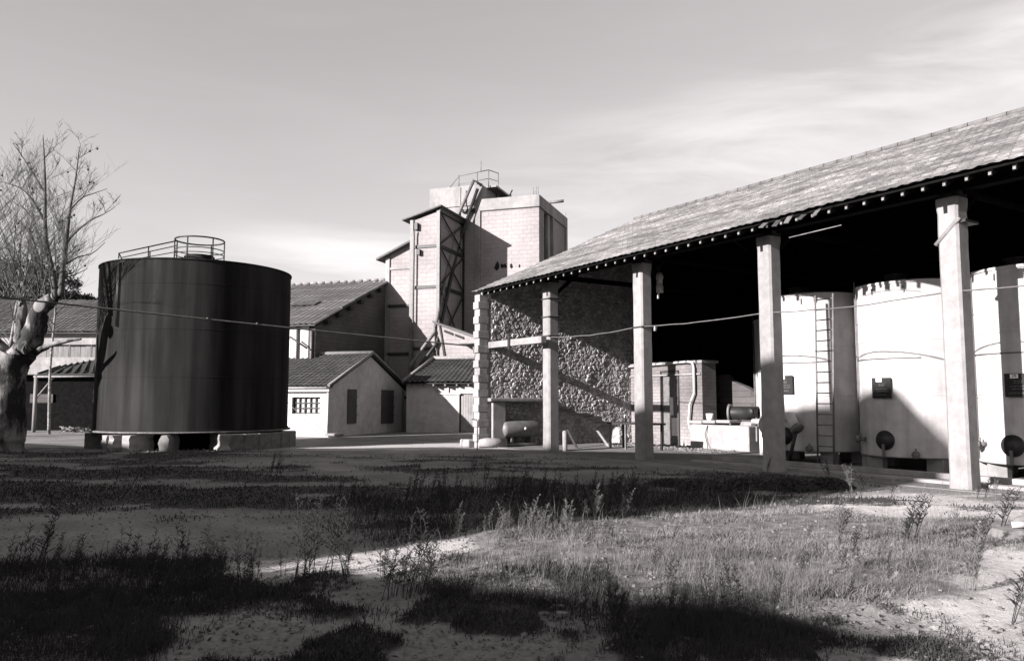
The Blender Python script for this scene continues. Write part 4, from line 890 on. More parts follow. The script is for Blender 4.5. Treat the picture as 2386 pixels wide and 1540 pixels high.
px = onplane(1073, 508, tp(0, -.3, 0), FB); b = MB(); b.tube([Vector((px.x, px.y, 9)), Vector((px.x, px.y, onplane(1073, 437, px, FB).z))], .04, 5); b.build('mast', M['steel_mid'], tw)
b = MB(); q = onplane(1281, 467, TRt + FB * 3.0, FB); fq = (onplane(1283, 472, TRt, LB) - TRt).dot(FB); q = onplane(1283, 472, TRt, LB); b.tube([tp(WT - .2, fq, q.z), tp(WT + .85, fq, q.z + .03)], .1, 8); b.build('spout', M['steel_mid'], tw)
b = MB()
for k in range(4): p = tp(WT - .1 - .12 * k, .12 + .05 * k, ZT); b.tube([p, p + Z * rnd.uniform(.25, .55)], .015, 4)
b.tube([tp(WT - .1, DT - .1, ZT), tp(WT - .1, DT - .1, ZT + .4)], .015, 4); b.build('rebar', M['steel_mid'], tw)
b = MB()
for x, s_ in ((1159, .16), (1171, .09), (1178, .1), (1192, .1), (1211, .07)):
    q = onplane(x, 620, tp(0, .1, 0), FB); b.blob(q, s_ * 1.3, int(x), 7, .3, (1, .3, 1.2))
b.build('broken_hole', M['black'], tw)
b = MB(); tbx(b, pl0 - .9, pl0, -.15, .3, onplane(1095, 490, EB, FB).z - .1, onplane(1095, 490, EB, FB).z + .05); b.build('ledge', M['steel_dark'], tw)

# chute pipes leaning against the towers
ch = thing('chute_pipes', ep(0, -1, 0), 'pair of long steel chute pipes slanting down the tower side', 'pipes')
pA = onplane(1104, 420, tp(0, -.6, 0), FB); pB = onplane(1066, 505, ep(0, DE - .5, 0), FB); pC = onplane(1012, 775, ep(0, -.7, 0), FB); pD = onplane(957, 862, ep(0, -1.3, 0), FB)
pA2 = onplane(1122, 432, tp(0, -.1, 0), FB)
b = MB(); b.tube([pA2, pA, pB, pC, pD + Z * .3, pD], .11, 8); b.build('chute', M['steel_mid'], ch)
pB2 = onplane(1071, 560, ep(0, DE - .3, 0), FB); pC2 = onplane(1018, 800, ep(0, -.75, 0), FB); pD2 = onplane(980, 850, ep(0, -1.1, 0), FB)
b = MB(); b.tube([onplane(1113, 440, tp(0, -.3, 0), FB), pB2, pC2, pD2, pD2 - Z * .8], .1, 8); b.build('chute', M['steel_dark'], ch)

# lean-to at the foot of the tower
lp0 = EL - FB * .6; LP = onplane(1012, 932, lp0, FB); LP.z = 0
lt = thing('lean_to', LP, 'low pale block lean-to with a roof falling to the right, below the hoist tower', 'building')
z0 = onplane(1013, 750, lp0, FB).z; z1 = onplane(1107, 784, lp0, FB).z; wlt = (onplane(1107, 800, lp0, FB) - LP).dot(RB)
k_ = (z1 - z0) / wlt; w3 = wlt + 2.2
b = MB(); b.prism([LP, LP + RB * w3, LP + RB * w3 + Z * (z0 + k_ * w3 - .1), LP + Z * (z0 - .1)], FB * .35); b.build('wall', M['tower_brick'], lt)
b = MB(); b.prism([LP + RB * -.1 - FB * .15 + Z * (z0 - .06), LP + RB * w3 - FB * .15 + Z * (z0 + k_ * w3 - .06), LP + RB * w3 - FB * .15 + Z * (z0 + k_ * w3 + .06), LP + RB * -.1 - FB * .15 + Z * (z0 + .06)], FB * 1.2); b.build('roof', M['sheet_roof'], lt)
for q in (.35, .62): b = MB(); b.box(LP + RB * wlt * q - FB * .02 + Z * (z0 + k_ * wlt * q - .32), (.55, .08, .13), RB + Z * k_, FB, Z); b.build('roof_block', M['wood_dark'], lt)
b = MB()
for x0, y0, x1, y1 in ((1013, 752, 1013, 838), (1022, 755, 1036, 838), (1018, 790, 1018, 838)): b.tube([onplane(x0, y0, lp0 - FB * .1, FB), onplane(x1, y1, lp0 - FB * .1, FB)], .045, 6)
b.build('drain_pipe', M['steel_mid'], lt)
b = MB(); q0 = onplane(1078, 801, lp0 - FB * .4, FB); b.box(q0 + RB * .5, (1.1, .8, .06), RB, FB, Z); b.tube([q0 + RB * .7, q0 + RB * 1.0 - Z * .6], .03, 5); b.build('bracket_shelf', M['steel_mid'], lt)

# barn, left
BE = onplane(735, 752, QB, LB); BR = onplane(898, 655, QB, LB)
f0, f1 = (BE - QB).dot(FB), (BR - QB).dot(FB); BEz, BRz = BE.z, BR.z
bn = thing('barn', Vector((BE.x, BE.y, 0)), 'large barn with pale corrugated roof and shaded block gable behind the white house', 'barn')
B0 = Vector((QB.x, QB.y, 0)) + FB * f0; hw = f1 - f0; LBN = 10.5
def bpnt(l, f, z): return B0 + LB * l + FB * f + Z * z
b = MB(); b.prism([bpnt(0, 0, 0), bpnt(0, hw, 0), bpnt(0, hw, BRz - .2), bpnt(0, 0, BEz - .2)], LB * .35); b.build('gable_wall', M['barn_wall'], bn)
b = MB(); b.box(bpnt(LBN / 2 + .2, .15, BEz / 2 - .1), (LBN - .4, .3, BEz - .2), LB, FB, Z); b.build('front_wall', M['white_wall'], bn)
b = MB(); b.box(bpnt(LBN / 2 + .2, hw, BRz / 2 - .2), (LBN - .4, .3, BRz - .4), LB, FB, Z); b.build('back_wall', M['barn_wall'], bn)
tiled('roof', bpnt(LBN, -.35, BEz - .12), bpnt(-.18, -.35, BEz - .12), bpnt(-.18, hw + .1, BRz), bpnt(LBN, hw + .1, BRz), M['sheet_roof'], bn, wave=.34, amp=.035, course=1.5, step=.03, jit=.01)
b = MB(); sv = (bpnt(0, hw, BRz) - bpnt(0, 0, BEz)).normalized(); sn_ = LB.cross(sv).normalized(); sn_ = sn_ if sn_.z > 0 else -sn_
q = onplane(712, 711, bpnt(0, 0, BEz) , sn_); b.box(q + sn_ * .11, (1.6, .7, .05), LB, sv, sn_); b.build('skylight', M['glass'], bn)
for k in range(6):
    t = (k + .8) / 6.6; b = MB(); b.box(bpnt(-.12, hw * t, BEz + (BRz - BEz) * t - .28), (.3, .32, .2), LB, FB, Z); b.build('purlin_end', M['wood_dark'], bn)
for x0, x1 in ((678, 690), (704, 722)):
    a, c = onplane(x0, 775, B0, FB), onplane(x1, 775, B0, FB); b = MB(); b.box((a + c) / 2 - FB * .02 + Z * .35, ((c - a).length, .1, .3), RB, FB, Z); b.build('window', M['glass'], bn)
b = MB(); b.tube([bpnt(1.0, -.1, 3), bpnt(1.0, -.1, BEz - .2)], .06, 6); b.tube([bpnt(.15, -.1, 3), bpnt(.15, -.1, BEz - .4)], .06, 6); b.build('drain_pipe', M['steel_mid'], bn)
b = MB()
for k in range(0, 20): b.tube([bpnt(LBN * k / 20, hw + .1, BRz + .1), bpnt(LBN * (k + 1) / 20 - .05, hw + .1, BRz + .13)], [.09, .09], 6)
b.build('ridge_cap', M['ridge'], bn)

# buildings behind the plane tree (left edge)
LBp = atY(225, 932, 45.0); LBp.z = 0
lb = thing('stone_workshop', LBp, 'long old stone workshop with a low tiled roof, half hidden by the bare tree', 'building')
X0, X1, YF = -38.0, -19.2, 45.0
ze2, zr2 = atY(150, 776, YF).z, atY(150, 700, YF + 5).z
tiled('roof', (X0, YF - .4, ze2), (X1, YF - .4, ze2), (X1, YF + 5, zr2), (X0, YF + 5, zr2), M['sheet_roof'], lb, wave=.24, amp=.03, course=.4, step=.03, jit=.012)
z_a, z_b, z_c = atY(150, 803, YF).z, atY(150, 832, YF).z, atY(150, 872, YF).z
b = MB(); b.box(((X0 + X1) / 2, YF + .25, (ze2 + z_a) / 2), (X1 - X0, .5, ze2 - z_a)); b.build('stone_band', M['stone'], lb)
b = MB()
for k in range(60): x_ = X0 + (X1 - X0) * (k + .5) / 60; b.box((x_, YF + .2 + rnd.uniform(-.03, .03), (z_a + z_b) / 2 - .01), ((X1 - X0) / 60 - .02, .06, z_a - z_b - .02))
b.build('plank_band', M['wood'], lb)
b = MB(); b.box(((X0 + X1) / 2, YF + .25, (z_b + z_c) / 2), (X1 - X0, .4, z_b - z_c)); b.build('render_band', M['concrete_pale'], lb)
b = MB(); b.box(((X0 + X1) / 2, YF + .9, z_c / 2), (X1 - X0, .4, z_c)); b.box((X1 - .25, YF + 2.7, ze2 / 2), (.4, 5, ze2)); b.build('ground_floor_wall', M['shade_black'], lb)  # wall blackened in place of the open shade below the canopy
for x0, x1, z0_, z1_ in ((-27.5, -26.2, 0, 2.0), (-23.9, -21.6, 1.2, 2.3), (-21.9, -20.9, .2, 1.5)): b = MB(); b.box(((x0 + x1) / 2, YF + .66, (z0_ + z1_) / 2), (x1 - x0, .12, z1_ - z0_)); b.build('stone_patch', M['barn_wall'], lb)
# canopy shelter in front
YC = 41.5
cn = thing('canopy_shelter', (-24, YC, 0), 'dark sheet canopy on thin posts in front of the stone workshop', 'canopy')
c0, c1, c2, c3 = atY(88, 874, YC), atY(236, 873, YC - .5), atY(236, 838, YF - .6), atY(140, 856, YF - .6)
b = MB(); b.prism([c0, c1, c2, c3], Z * .06); b.build('roof_sheet', M['wood_dark'], cn)
for k in range(8): b = MB(); b.tube([c0 + (c1 - c0) * k / 7 + Z * .09, c3 + (c2 - c3) * k / 7 + Z * .09], .05, 5); b.build('sheet_rib', M['wood_dark'], cn)
b = MB(); b.tube([c0 - Z * .08 + Vector((-.2, 0, 0)), c1 - Z * .08], .055, 6); b.build('edge_beam', M['wood'], cn)
pp0 = atY(85, 872, YC); b = MB(); b.tube([Vector((pp0.x, YC, -.05)), Vector((pp0.x, YC, pp0.z - .05))], .1, 8); b.build('post', M['wood'], cn)
b = MB(); b.tube([atY(86, 925, YC), atY(126, 878, YC)], .04, 6); b.build('brace', M['wood'], cn)
b = MB(); b.box((-23.5, YC + 2.6, .75), (7.5, .4, 1.5)); tag(b.build('low_wall', M['shade_black'], None), 'low dark wall under the sheet canopy', 'wall')
b = MB(); rr = random.Random(12)
for k in range(40): p = atY(rr.uniform(150, 205), 1000, YC - .4 + rr.uniform(-.4, .4)); b.tube([Vector((p.x, p.y, rr.uniform(.02, .25))), Vector((p.x + rr.uniform(-.6, .6), p.y + rr.uniform(-.3, .3), rr.uniform(.02, .3)))], .03, 4)
tag(b.build('brushwood', M['weed_pale'], None), 'heap of cut brushwood under the canopy edge left of the dark tank', 'brushwood')

# off-frame storehouses on the left whose shadow falls over the yard
prof_ = [(36, .4), (31, 1.2), (26.9, 1.5), (26.5, 2.9), (25.3, 4.2), (24.4, 4.8), (19.9, 5.55), (15.8, 6.75), (11.4, 7.95), (9.7, 8.2), (8.4, 6.7), (8.02, 4.1)]
NS = -9.0; up = -SUN_DROP * NS
def prism_building(name, pr, label, cat):
    t = thing(name, W((pr[0][0] + pr[-1][0]) / 2 + SUN_ALONG * NS, NS - 3, 0), label, cat)
    top = [W(a + SUN_ALONG * NS, NS, h + up) for a, h in pr]; bot = [W(pr[-1][0] + SUN_ALONG * NS, NS, -.2), W(pr[0][0] + SUN_ALONG * NS, NS, -.2)]
    b = MB(); b.prism(top + bot, N * -5.5); b.build('wall', M['barn_wall'], t)
    for i in range(len(pr) - 1):
        b = MB(); a, c = top[i] - Z * .0, top[i + 1]
        if (c - a).length < .5 or abs(c.z - a.z) > 2.2: continue
        b.prism([a - N * .05 + Z * .003, c - N * .05 + Z * .003, c - N * .05 + Z * .06, a - N * .05 + Z * .06], N * -5.4); b.build('roof', M['sheet_roof'], t)
    return t
prism_building('storehouse', prof_, 'tall block storehouse with stepped gable roof left of the camera, out of the picture', 'building')
prism_building('low_shed', [(7.98, .75), (6.8, 1.1), (5.2, 1.42), (4.2, 1.74), (3.2, 1.88), (2.85, 1.95)], 'low sheet-roofed shed beside the tall storehouse, out of the picture', 'building')

# ------------------------------------------------------------------ trees
class Tree:
    def __init__(s, seed): s.b = MB(); s.r = random.Random(seed)
    def limb(s, pts, r0, r1, k=8):
        n_ = len(pts); s.b.tube(pts, [r0 + (r1 - r0) * i / (n_ - 1) for i in range(n_)], k, True, True)
    def shoot(s, p, d, L, r, lvl, up_=.25):
        n_ = 5; pts = [Vector(p)]; d = Vector(d).normalized()
        for i in range(n_):
            d = (d + Vector((s.r.gauss(0, .13), s.r.gauss(0, .13), s.r.gauss(0, .08) + up_ * .16))).normalized(); pts.append(pts[-1] + d * L / n_)
        s.b.tube(pts, [max(.004, r * (1 - .78 * i / n_)) for i in range(n_ + 1)], 5 if r > .02 else 3, False, True)
        if lvl <= 0: return
        for _ in range(s.r.randint(4, 6)):
            t = s.r.uniform(.25, 1.0) * n_; i = min(int(t), n_ - 1); q = pts[i].lerp(pts[i + 1], t - i)
            a = s.r.uniform(0, 6.28); sd_ = Vector((math.cos(a), math.sin(a), s.r.uniform(.1, .8)))
            s.shoot(q, d * .7 + sd_ * .75, L * s.r.uniform(.34, .6), r * (1 - .7 * t / n_) * .55, lvl - 1, up_)
def smooth_path(pts, sub=4):
    out = []
    P = [pts[0]] + list(pts) + [pts[-1]]
    for i in range(1, len(P) - 2):
        for j in range(sub):
            t = j / sub; a, b_, c, d = P[i - 1], P[i], P[i + 1], P[i + 2]
            out.append(.5 * ((2 * b_) + (c - a) * t + (2 * a - 5 * b_ + 4 * c - d) * t * t + (3 * b_ - a - 3 * c + d) * t ** 3))
    out.append(pts[-1]); return out
YT = 25.5
def T(x, y, dy=0.0): return atY(x, y, YT + dy)
pt_ = thing('plane_tree', Vector((T(8, 1035).x, YT, 0)), 'thick-trunked pollarded plane tree, leafless, at the left edge', 'tree')
tr = Tree(3)
tp_ = smooth_path([T(8, 1055), T(9, 1025), T(12, 960), T(16, 900), T(22, 855), T(34, 825)], 10); tr_r = [.64, .58, .56, .56, .64, .62, .6, .58, .57, .56, .55, .54, .54, .54, .54, .54, .54, .53, .52, .5, .46]
tr.b.tube(tp_, [float(np.interp(i / (len(tp_) - 1), np.linspace(0, 1, len(tr_r)), tr_r)) for i in range(len(tp_))], 24)
tr.limb(smooth_path([T(30, 850), T(62, 812), T(80, 770, -.2), T(94, 722, -.3), T(122, 695, -.3)]), .42, .2, 12)
tr.limb(smooth_path([T(22, 860), T(36, 822, .3), T(46, 780, .5), T(51, 710, .6)]), .26, .13, 10)
tr.limb(smooth_path([T(20, 850), T(-20, 800), T(-50, 740, .5)]), .4, .2, 10)
tr.limb(smooth_path([T(80, 800), T(95, 770, .3), T(104, 735, .4)]), .2, .12, 8)
tr.limb(smooth_path([T(70, 830), T(105, 808, -.2), T(150, 796, -.3), T(190, 790, -.2)]), .13, .03, 6)
for c in (T(94, 715, -.35), T(125, 693, -.3), T(50, 705, .6), T(36, 826, -.35), T(60, 815, -.3)): tr.b.blob(c, .17, int(c.x * 50), 9, .3)
rj = random.Random(44)
for v in tr.b.v:                                               # gnarled bark
    k_ = math.sin(v.z * 3.1 + v.x * 9) * .02 + math.sin(v.z * 7.7 + v.y * 13 + v.x * 17) * .018 + rj.uniform(-.012, .012); v.x += k_; v.y += k_ * .6 + rj.uniform(-.012, .012)
b = tr.b; trunk = b.build('trunk', M['bark'], pt_)
b = MB(); cdir = Vector((-.15, -1, .15)).normalized(); b.lathe(T(92, 712, -.62), [(.001, .04), (.2, .03), (.22, 0)], 14, cdir); b.build('cut_face', M['wood'], pt_)
tr = Tree(8)
tr.limb(smooth_path([T(129, 690, -.3), T(121, 630, -.2), T(108, 570), T(105, 514), T(105, 437), T(103, 370), T(100, 316)]), .1, .012, 6)
tr.limb(smooth_path([T(141, 690, -.3), T(146, 630, -.2), T(154, 566), T(160, 510), T(166, 470), T(177, 410), T(185, 342)]), .095, .012, 6)
tr.limb(smooth_path([T(154, 566), T(178, 540), T(210, 514, -.2), T(240, 500), T(269, 482)]), .045, .008, 5)
tr.limb(smooth_path([T(163, 490), T(190, 462), T(215, 452), T(250, 440)]), .035, .008, 5)
tr.limb(smooth_path([T(106, 520), T(82, 478), T(50, 440), T(0, 423)]), .05, .01, 5)
tr.limb(smooth_path([T(105, 450), T(80, 410), T(55, 370), T(30, 335)]), .04, .01, 5)
tr.limb(smooth_path([T(147, 620), T(180, 600), T(215, 590), T(245, 565)]), .035, .008, 5)
tr.limb(smooth_path([T(143, 650), T(175, 640), T(205, 625)]), .03, .008, 5)
def twig(px, n_, L, lvl, spread=1.0, r=.022):
    for (x, y) in px:
        for _ in range(n_):
            a = tr.r.uniform(0, 6.28); d = Vector((math.cos(a) * spread, math.sin(a) * spread, tr.r.uniform(.5, 1.6))); tr.shoot(T(x, y, tr.r.uniform(-.3, .3)), d, L * tr.r.uniform(.6, 1.3), r, lvl)
twig([(105, 514), (105, 470), (105, 420), (102, 370), (108, 560), (120, 620), (154, 560), (160, 500), (170, 440), (178, 400), (182, 370), (147, 620), (215, 510), (245, 495), (190, 462), (80, 470), (50, 440), (20, 430), (80, 410), (50, 365)], 2, .8, 2, 1.0, .014)
twig([(130, 690), (110, 690), (95, 705), (50, 705), (60, 700), (40, 700), (145, 690), (20, 700), (0, 690)], 4, 2.2, 2, .6, .02)
twig([(95, 705), (125, 690), (50, 700), (10, 690), (-30, 730)], 3, 3.2, 2, .45, .022)
tr.b.build('crown', M['twig'], pt_)
b = MB(); rr = random.Random(6)
cv = [v for v in tr.b.v if v.z > 4.5]
for k in range(46): b.blob(rr.choice(cv) - Z * .04, .04, k, 6, .1)
b.build('seed_ball', M['wood_dark'], pt_)['kind'] = 'stuff'
# pale-stemmed young trees behind
def bare_tree(x, Y, top, label, seed, r=.13):
    base = atY(x, 932, Y); base.z = 0; tz = atY(x, top, Y).z
    t = thing('bare_tree', base, label, 'tree', 'bare trees behind the plane tree'); tr2 = Tree(seed); tr2.limb(smooth_path([base - Z * .1, base + Z * tz * .3 + Vector((tr2.r.uniform(-.2, .2), 0, 0)), base + Z * tz * .62 + Vector((tr2.r.uniform(-.4, .4), 0, 0)), base + Z * tz + Vector((tr2.r.uniform(-.5, .5), 0, 0))]), r, .02, 7); tr2.b.build('trunk', M['birch'], t)
    tr2 = Tree(seed + 1)
    for k in range(18):
        z = tz * tr2.r.uniform(.38, 1.0); a = tr2.r.uniform(0, 6.28); tr2.shoot(base + Z * z, Vector((math.cos(a), math.sin(a), 1.1)), tz * .26 * tr2.r.uniform(.6, 1.2), .022, 2)
    tr2.b.build('crown', M['twig'], t)
bare_tree(20, 37, 505, 'bare pale-stemmed tree at the far left edge behind the plane tree', 21)
bare_tree(58, 36.5, 478, 'bare pale-stemmed tree rising left of the big pollarded limb', 31, .15)
bare_tree(-30, 36, 470, 'bare tree outside the left edge with twigs reaching in', 41)
bare_tree(118, 39, 500, 'bare twiggy tree seen through the pollarded crown', 51, .08)
# stone pine behind
def pine(x, Y, y0, y1, wpx, label, seed):
    base = atY(x, 932, Y); base.z = 0; zt0, zt1 = atY(x, y1, Y).z, atY(x, y0, Y).z; rad = wpx / F * Y / 2
    t = thing('pine_tree', base, label, 'tree', 'dark pines on the left'); b = MB(); b.tube([base, base + Z * zt0 * .8 + Vector((.2, 0, 0)), base + Z * (zt0 + .6)], [.3, .24, .15], 8); b.build('trunk', M['bark'], t)
    rr = random.Random(seed); b = MB(); cl = []
    for k in range(60):
        a = rr.uniform(0, 6.28); q = math.sqrt(rr.random()); x_ = math.cos(a) * q * rad; y_ = math.sin(a) * q * rad; zc = zt0 + (zt1 - zt0) * rr.uniform(0.1, 1) * math.sqrt(max(0, 1 - q * q * .9)); cl.append((Vector((base.x + x_, base.y + y_, zc)), rr.uniform(.35, .8) * rad * .28))
    for c, cr_ in cl:
        for _ in range(110):
            v = Vector((rr.gauss(0, 1), rr.gauss(0, 1), rr.gauss(0, .55))).normalized() * cr_ * rr.uniform(.45, 1.05); p = c + v
            n2 = Vector((rr.gauss(0, 1), rr.gauss(0, 1), rr.gauss(0, 1))).normalized(); m2_ = n2.cross(v + Vector((.01, .02, .03))).normalized(); s_ = rr.uniform(.1, .22)
            b.quad(p - n2 * s_, p + m2_ * s_ * .35, p + n2 * s_, p - m2_ * s_ * .35)
    b.build('crown', M['pine'], t)
pine(165, 62, 688, 712, 130, 'low dark umbrella pine crown showing left of the dark tank', 3)
pine(45, 60, 612, 700, 250, 'dark pine crown behind the bare trees at the left edge', 4)
pine(-120, 60, 560, 700, 260, 'dark pine beyond the left edge of the picture', 5)

# ------------------------------------------------------------------ cables
def sag(a, c, s_, n_=14): return [a.lerp(c, i / n_) - Z * s_ * 4 * (i / n_) * (1 - i / n_) for i in range(n_ + 1)]
ca = atY(-60, 686, 20.0); cb_ = W(24.3, 14.2, 3.62); cbp = onplane(1105, 807, W(24.2, 14.2, 0), N)
cw = thing('power_cable', (ca + cbp) / 2, 'long grey cable crossing in front of the dark tank to the stone pier', 'cable')
b = MB(); b.tube(sag(ca, cbp, .02), .026, 6); b.build('strand', M['cable'], cw)
for q in (483, 598):
    t = min(((i / 400.0) for i in range(401)), key=lambda t: abs(CX + F * (lambda p: p.x / (p.y * math.cos(PITCH) + (p.z - H) * math.sin(PITCH)))(ca.lerp(cbp, t)) - q)); p = ca.lerp(cbp, t)
    b = MB(); b.blob(p, .04, q, 8, .1); b.tube([p - Z * .05, p + Z * .02], .02, 7); b.build('insulator', M['cable'], cw)
pts = []
zc_ = 3.7
cols_n = 15.13
for a, c, s_ in ((24.0, UC[0], .06), (UC[0], UC[1], .09), (UC[1], UC[2], .06), (UC[2], UC[3], .08), (UC[3], 3.55, .06)):
    seg = sag(W(a, cols_n, zc_), W(c, cols_n, zc_), s_, 10)
    pts += [p + Z * rnd.uniform(-.012, .012) for p in (seg if not pts else seg[1:])]
b = MB(); b.tube(pts, .015, 6); tag(b.build('shed_cable', M['cable'], None), 'sagging cable strung along the shed columns and across the white tanks', 'cable')
b = MB(); q0, q1 = onplane(668, 935, C1 - FB * .3, FB), C1 - FB * .5 + Z * .05; b.tube([q0, q1], .015, 5); tag(b.build('stay_wire', M['cable'], None), 'thin stay wire slanting across the front of the white house', 'wire')
b = MB(); b.tube([onplane(676, 785, B0 - FB * .5, FB), onplane(716, 812, B0 - FB * .3, FB)], .05, 6); tag(b.build('service_cable', M['steel_dark'], None), 'dark service cable running up to the barn corner', 'cable')
b = MB(); b.box(C1 + Vector((.35, -.4, .12)), (.8, .35, .12), RB, FB, Z + RB * .3); tag(b.build('stone_step', M['concrete'], None, bevel=.03), 'tilted stone step at the corner of the white house', 'step')
# gate post hoop near the pier
c_ = ground(1112, 1048); b = MB(); b.tube([c_, c_ + Z * .95, c_ + Z * 1.0 - U * -.1, c_ + Z * 1.0 - U * -.35], .02, 6); tag(b.build('hook_post', M['steel_dark'], None), 'thin dark hooked iron rod in front of the corner pier', 'rod')

# crate at the right edge
cr0 = ground(2340, 1262); kx = thing('crate', cr0, 'weathered flat timber crate lying in the sunlit grass at the right edge', 'crate')
b = MB()
for k in range(3): b.box(cr0 + Vector((.55, .12 + .2 * k, .11)), (1.1, .17, .03), (1, .06, 0), (0, 1, 0), Z)
b.build('lid_boards', M['wood'], kx)
b = MB(); b.box(cr0 + Vector((.55, .03, .06)), (1.1, .03, .11), (1, .06, 0)); b.box(cr0 + Vector((.55, .6, .06)), (1.1, .03, .11), (1, .06, 0)); b.box(cr0 + Vector((.02, .3, .06)), (.03, .55, .11), (1, .06, 0)); b.build('side_boards', M['wood'], kx)
b = MB(); p = cr0 + Vector((.22, .2, .165)); b.lathe(p, [(.001, 0), (.04, 0), (.04, .13), (.001, .13)], 12, Vector((1, -.5, .1))); tag(b.build('tin_can', M['galv'], None), 'small tin can lying on the timber crate', 'can')
b = MB(); b.blob(cr0 + Vector((.42, .3, .2)), .09, 4, 8, .3, (1.4, 1, .7)); tag(b.build('stone', M['rubble'], None), 'grey stone resting on the timber crate', 'stone')

# ------------------------------------------------------------------ grass and weeds
def blades(name, n_, mask, mseed, hmin, hmax, wd, m, lean, box, kindlabel, cat, curve=True):
    rg = np.random.default_rng(mseed); x0, x1, y0, y1 = box; out = []
    # more samples near the viewer: uniform in 1/distance
    cnt = 0; V = []; Fc = []
    while cnt < n_:
        k = 60000; t = rg.random(k); Y = 1 / (1 / y0 + (1 / y1 - 1 / y0) * t); X = rg.uniform(-1, 1, k) * (Y * .72 + .5)
        ok = (X > x0) & (X < x1); X, Y = X[ok], Y[ok]
        d = mask(X, Y); ok = rg.random(len(X)) < np.clip(d, 0, 1) ** 1.3; X, Y = X[ok], Y[ok]
        out.append(np.stack([X, Y], 1)); cnt += len(X)
    P = np.concatenate(out)[:n_]; X, Y = P[:, 0], P[:, 1]; Zg = gz(X, Y)
    clump = fbm(X, Y, .35, mseed + 7); hh = (hmin + (hmax - hmin) * rg.random(n_) ** 1.8) * (0.2 + 1.7 * clump)
    an = rg.uniform(0, 2 * np.pi, n_); ln = rg.normal(0, lean, (n_, 2)) * hh[:, None] + np.array([.12, .05]) * hh[:, None]
    sc = np.clip(Y / 7, .8, 2.6); dx, dy = np.cos(an) * wd * sc, np.sin(an) * wd * sc
    v0 = np.stack([X - dx, Y - dy, Zg - .01], 1); v1 = np.stack([X + dx, Y + dy, Zg - .01], 1)
    v2 = np.stack([X + dx * .6 + ln[:, 0] * .4, Y + dy * .6 + ln[:, 1] * .4, Zg + hh * .6], 1); v3 = np.stack([X - dx * .6 + ln[:, 0] * .4, Y - dy * .6 + ln[:, 1] * .4, Zg + hh * .6], 1)
    v4 = np.stack([X + ln[:, 0], Y + ln[:, 1], Zg + hh], 1)
    V = np.stack([v0, v1, v2, v3, v4], 1).reshape(-1, 3); i = np.arange(n_)[:, None] * 5
    f4 = (i + np.array([0, 1, 2, 3])).tolist(); f3 = (i + np.array([3, 2, 4])).tolist()
    me = bpy.data.meshes.new(name); me.from_pydata(V.tolist(), [], f4 + f3); me.update(); me.materials.append(m)
    o = bpy.data.objects.new(name, me); COL.objects.link(o); return tag(o, kindlabel, cat, None, 'stuff')
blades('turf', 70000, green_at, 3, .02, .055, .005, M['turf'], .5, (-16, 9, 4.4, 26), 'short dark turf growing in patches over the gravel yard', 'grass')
rg_ = np.random.default_rng(55); b = MB()
tt = rg_.random(5200) ** .8; YY = 1 / (1 / 4.5 + (1 / 15.0 - 1 / 4.5) * tt); XX = rg_.uniform(-1, 1, 5200) * (YY * .7 + .4); gg = green_at(XX, YY); zz_ = gz(XX, YY)
for k in range(5200):
    if gg[k] > .8: continue
    s_ = float(rg_.gamma(2.0, .0038)) + .004 + (.02 if k % 37 == 0 else 0); b.blob((XX[k], YY[k], zz_[k] + s_ * .3), s_, k, 5, .35, (1, 1, .6))
tag(b.build('gravel', M['rubble'], None), 'loose pale stones scattered over the yard', 'gravel', None, 'stuff')
def litter(name, m, n_, seed, lab):
    rg2 = np.random.default_rng(seed); t2 = rg2.random(n_); Y2 = 1 / (1 / 4.5 + (1 / 13.0 - 1 / 4.5) * t2); X2 = rg2.uniform(-1, 1, n_) * (Y2 * .7 + .4); z2 = gz(X2, Y2); cl = fbm(X2, Y2, .6, seed); b = MB()
    for k in range(n_):
        if cl[k] < .46 or X2[k] > 3.2: continue
        c = Vector((X2[k], Y2[k], z2[k] + .012)); a = rg2.uniform(0, 6.28); s_ = rg2.uniform(.008, .024); u1 = Vector((math.cos(a), math.sin(a), rg2.normal(0, .3))) * s_; u2 = Vector((-math.sin(a), math.cos(a), rg2.normal(0, .3))) * s_ * .6
        b.quad(c - u1, c - u2, c + u1, c + u2)
    tag(b.build(name, m, None), lab, 'leaf litter', None, 'stuff')
litter('leaf_litter', M['turf'], 7000, 91, 'dark dead leaves strewn over the near gravel')
litter('leaf_litter', M['weed_pale'], 5000, 92, 'pale dry leaves strewn over the near gravel')
near = lambda X, Y: np.clip(field(X, Y, [GREEN[5], GREEN[6], GREEN[3]], .3, 12, .8), 0, 1)
blades('long_grass', 36000, near, 5, .03, .11, .003, M['turf'], .4, (-6, 7, 4.4, 16), 'longer dark grass in the shaded patches of the yard', 'grass')
blades('dry_grass', 52000, lambda X, Y: dry_at(X, Y) * np.clip((fbm(X * .6, Y, .8, 201) - .43) * 5, .03, 1), 9, .01, .07, .0025, M['dry_turf'], .95, (-4, 9, 5, 16), 'pale dry grass covering the sunlit middle of the yard', 'grass')

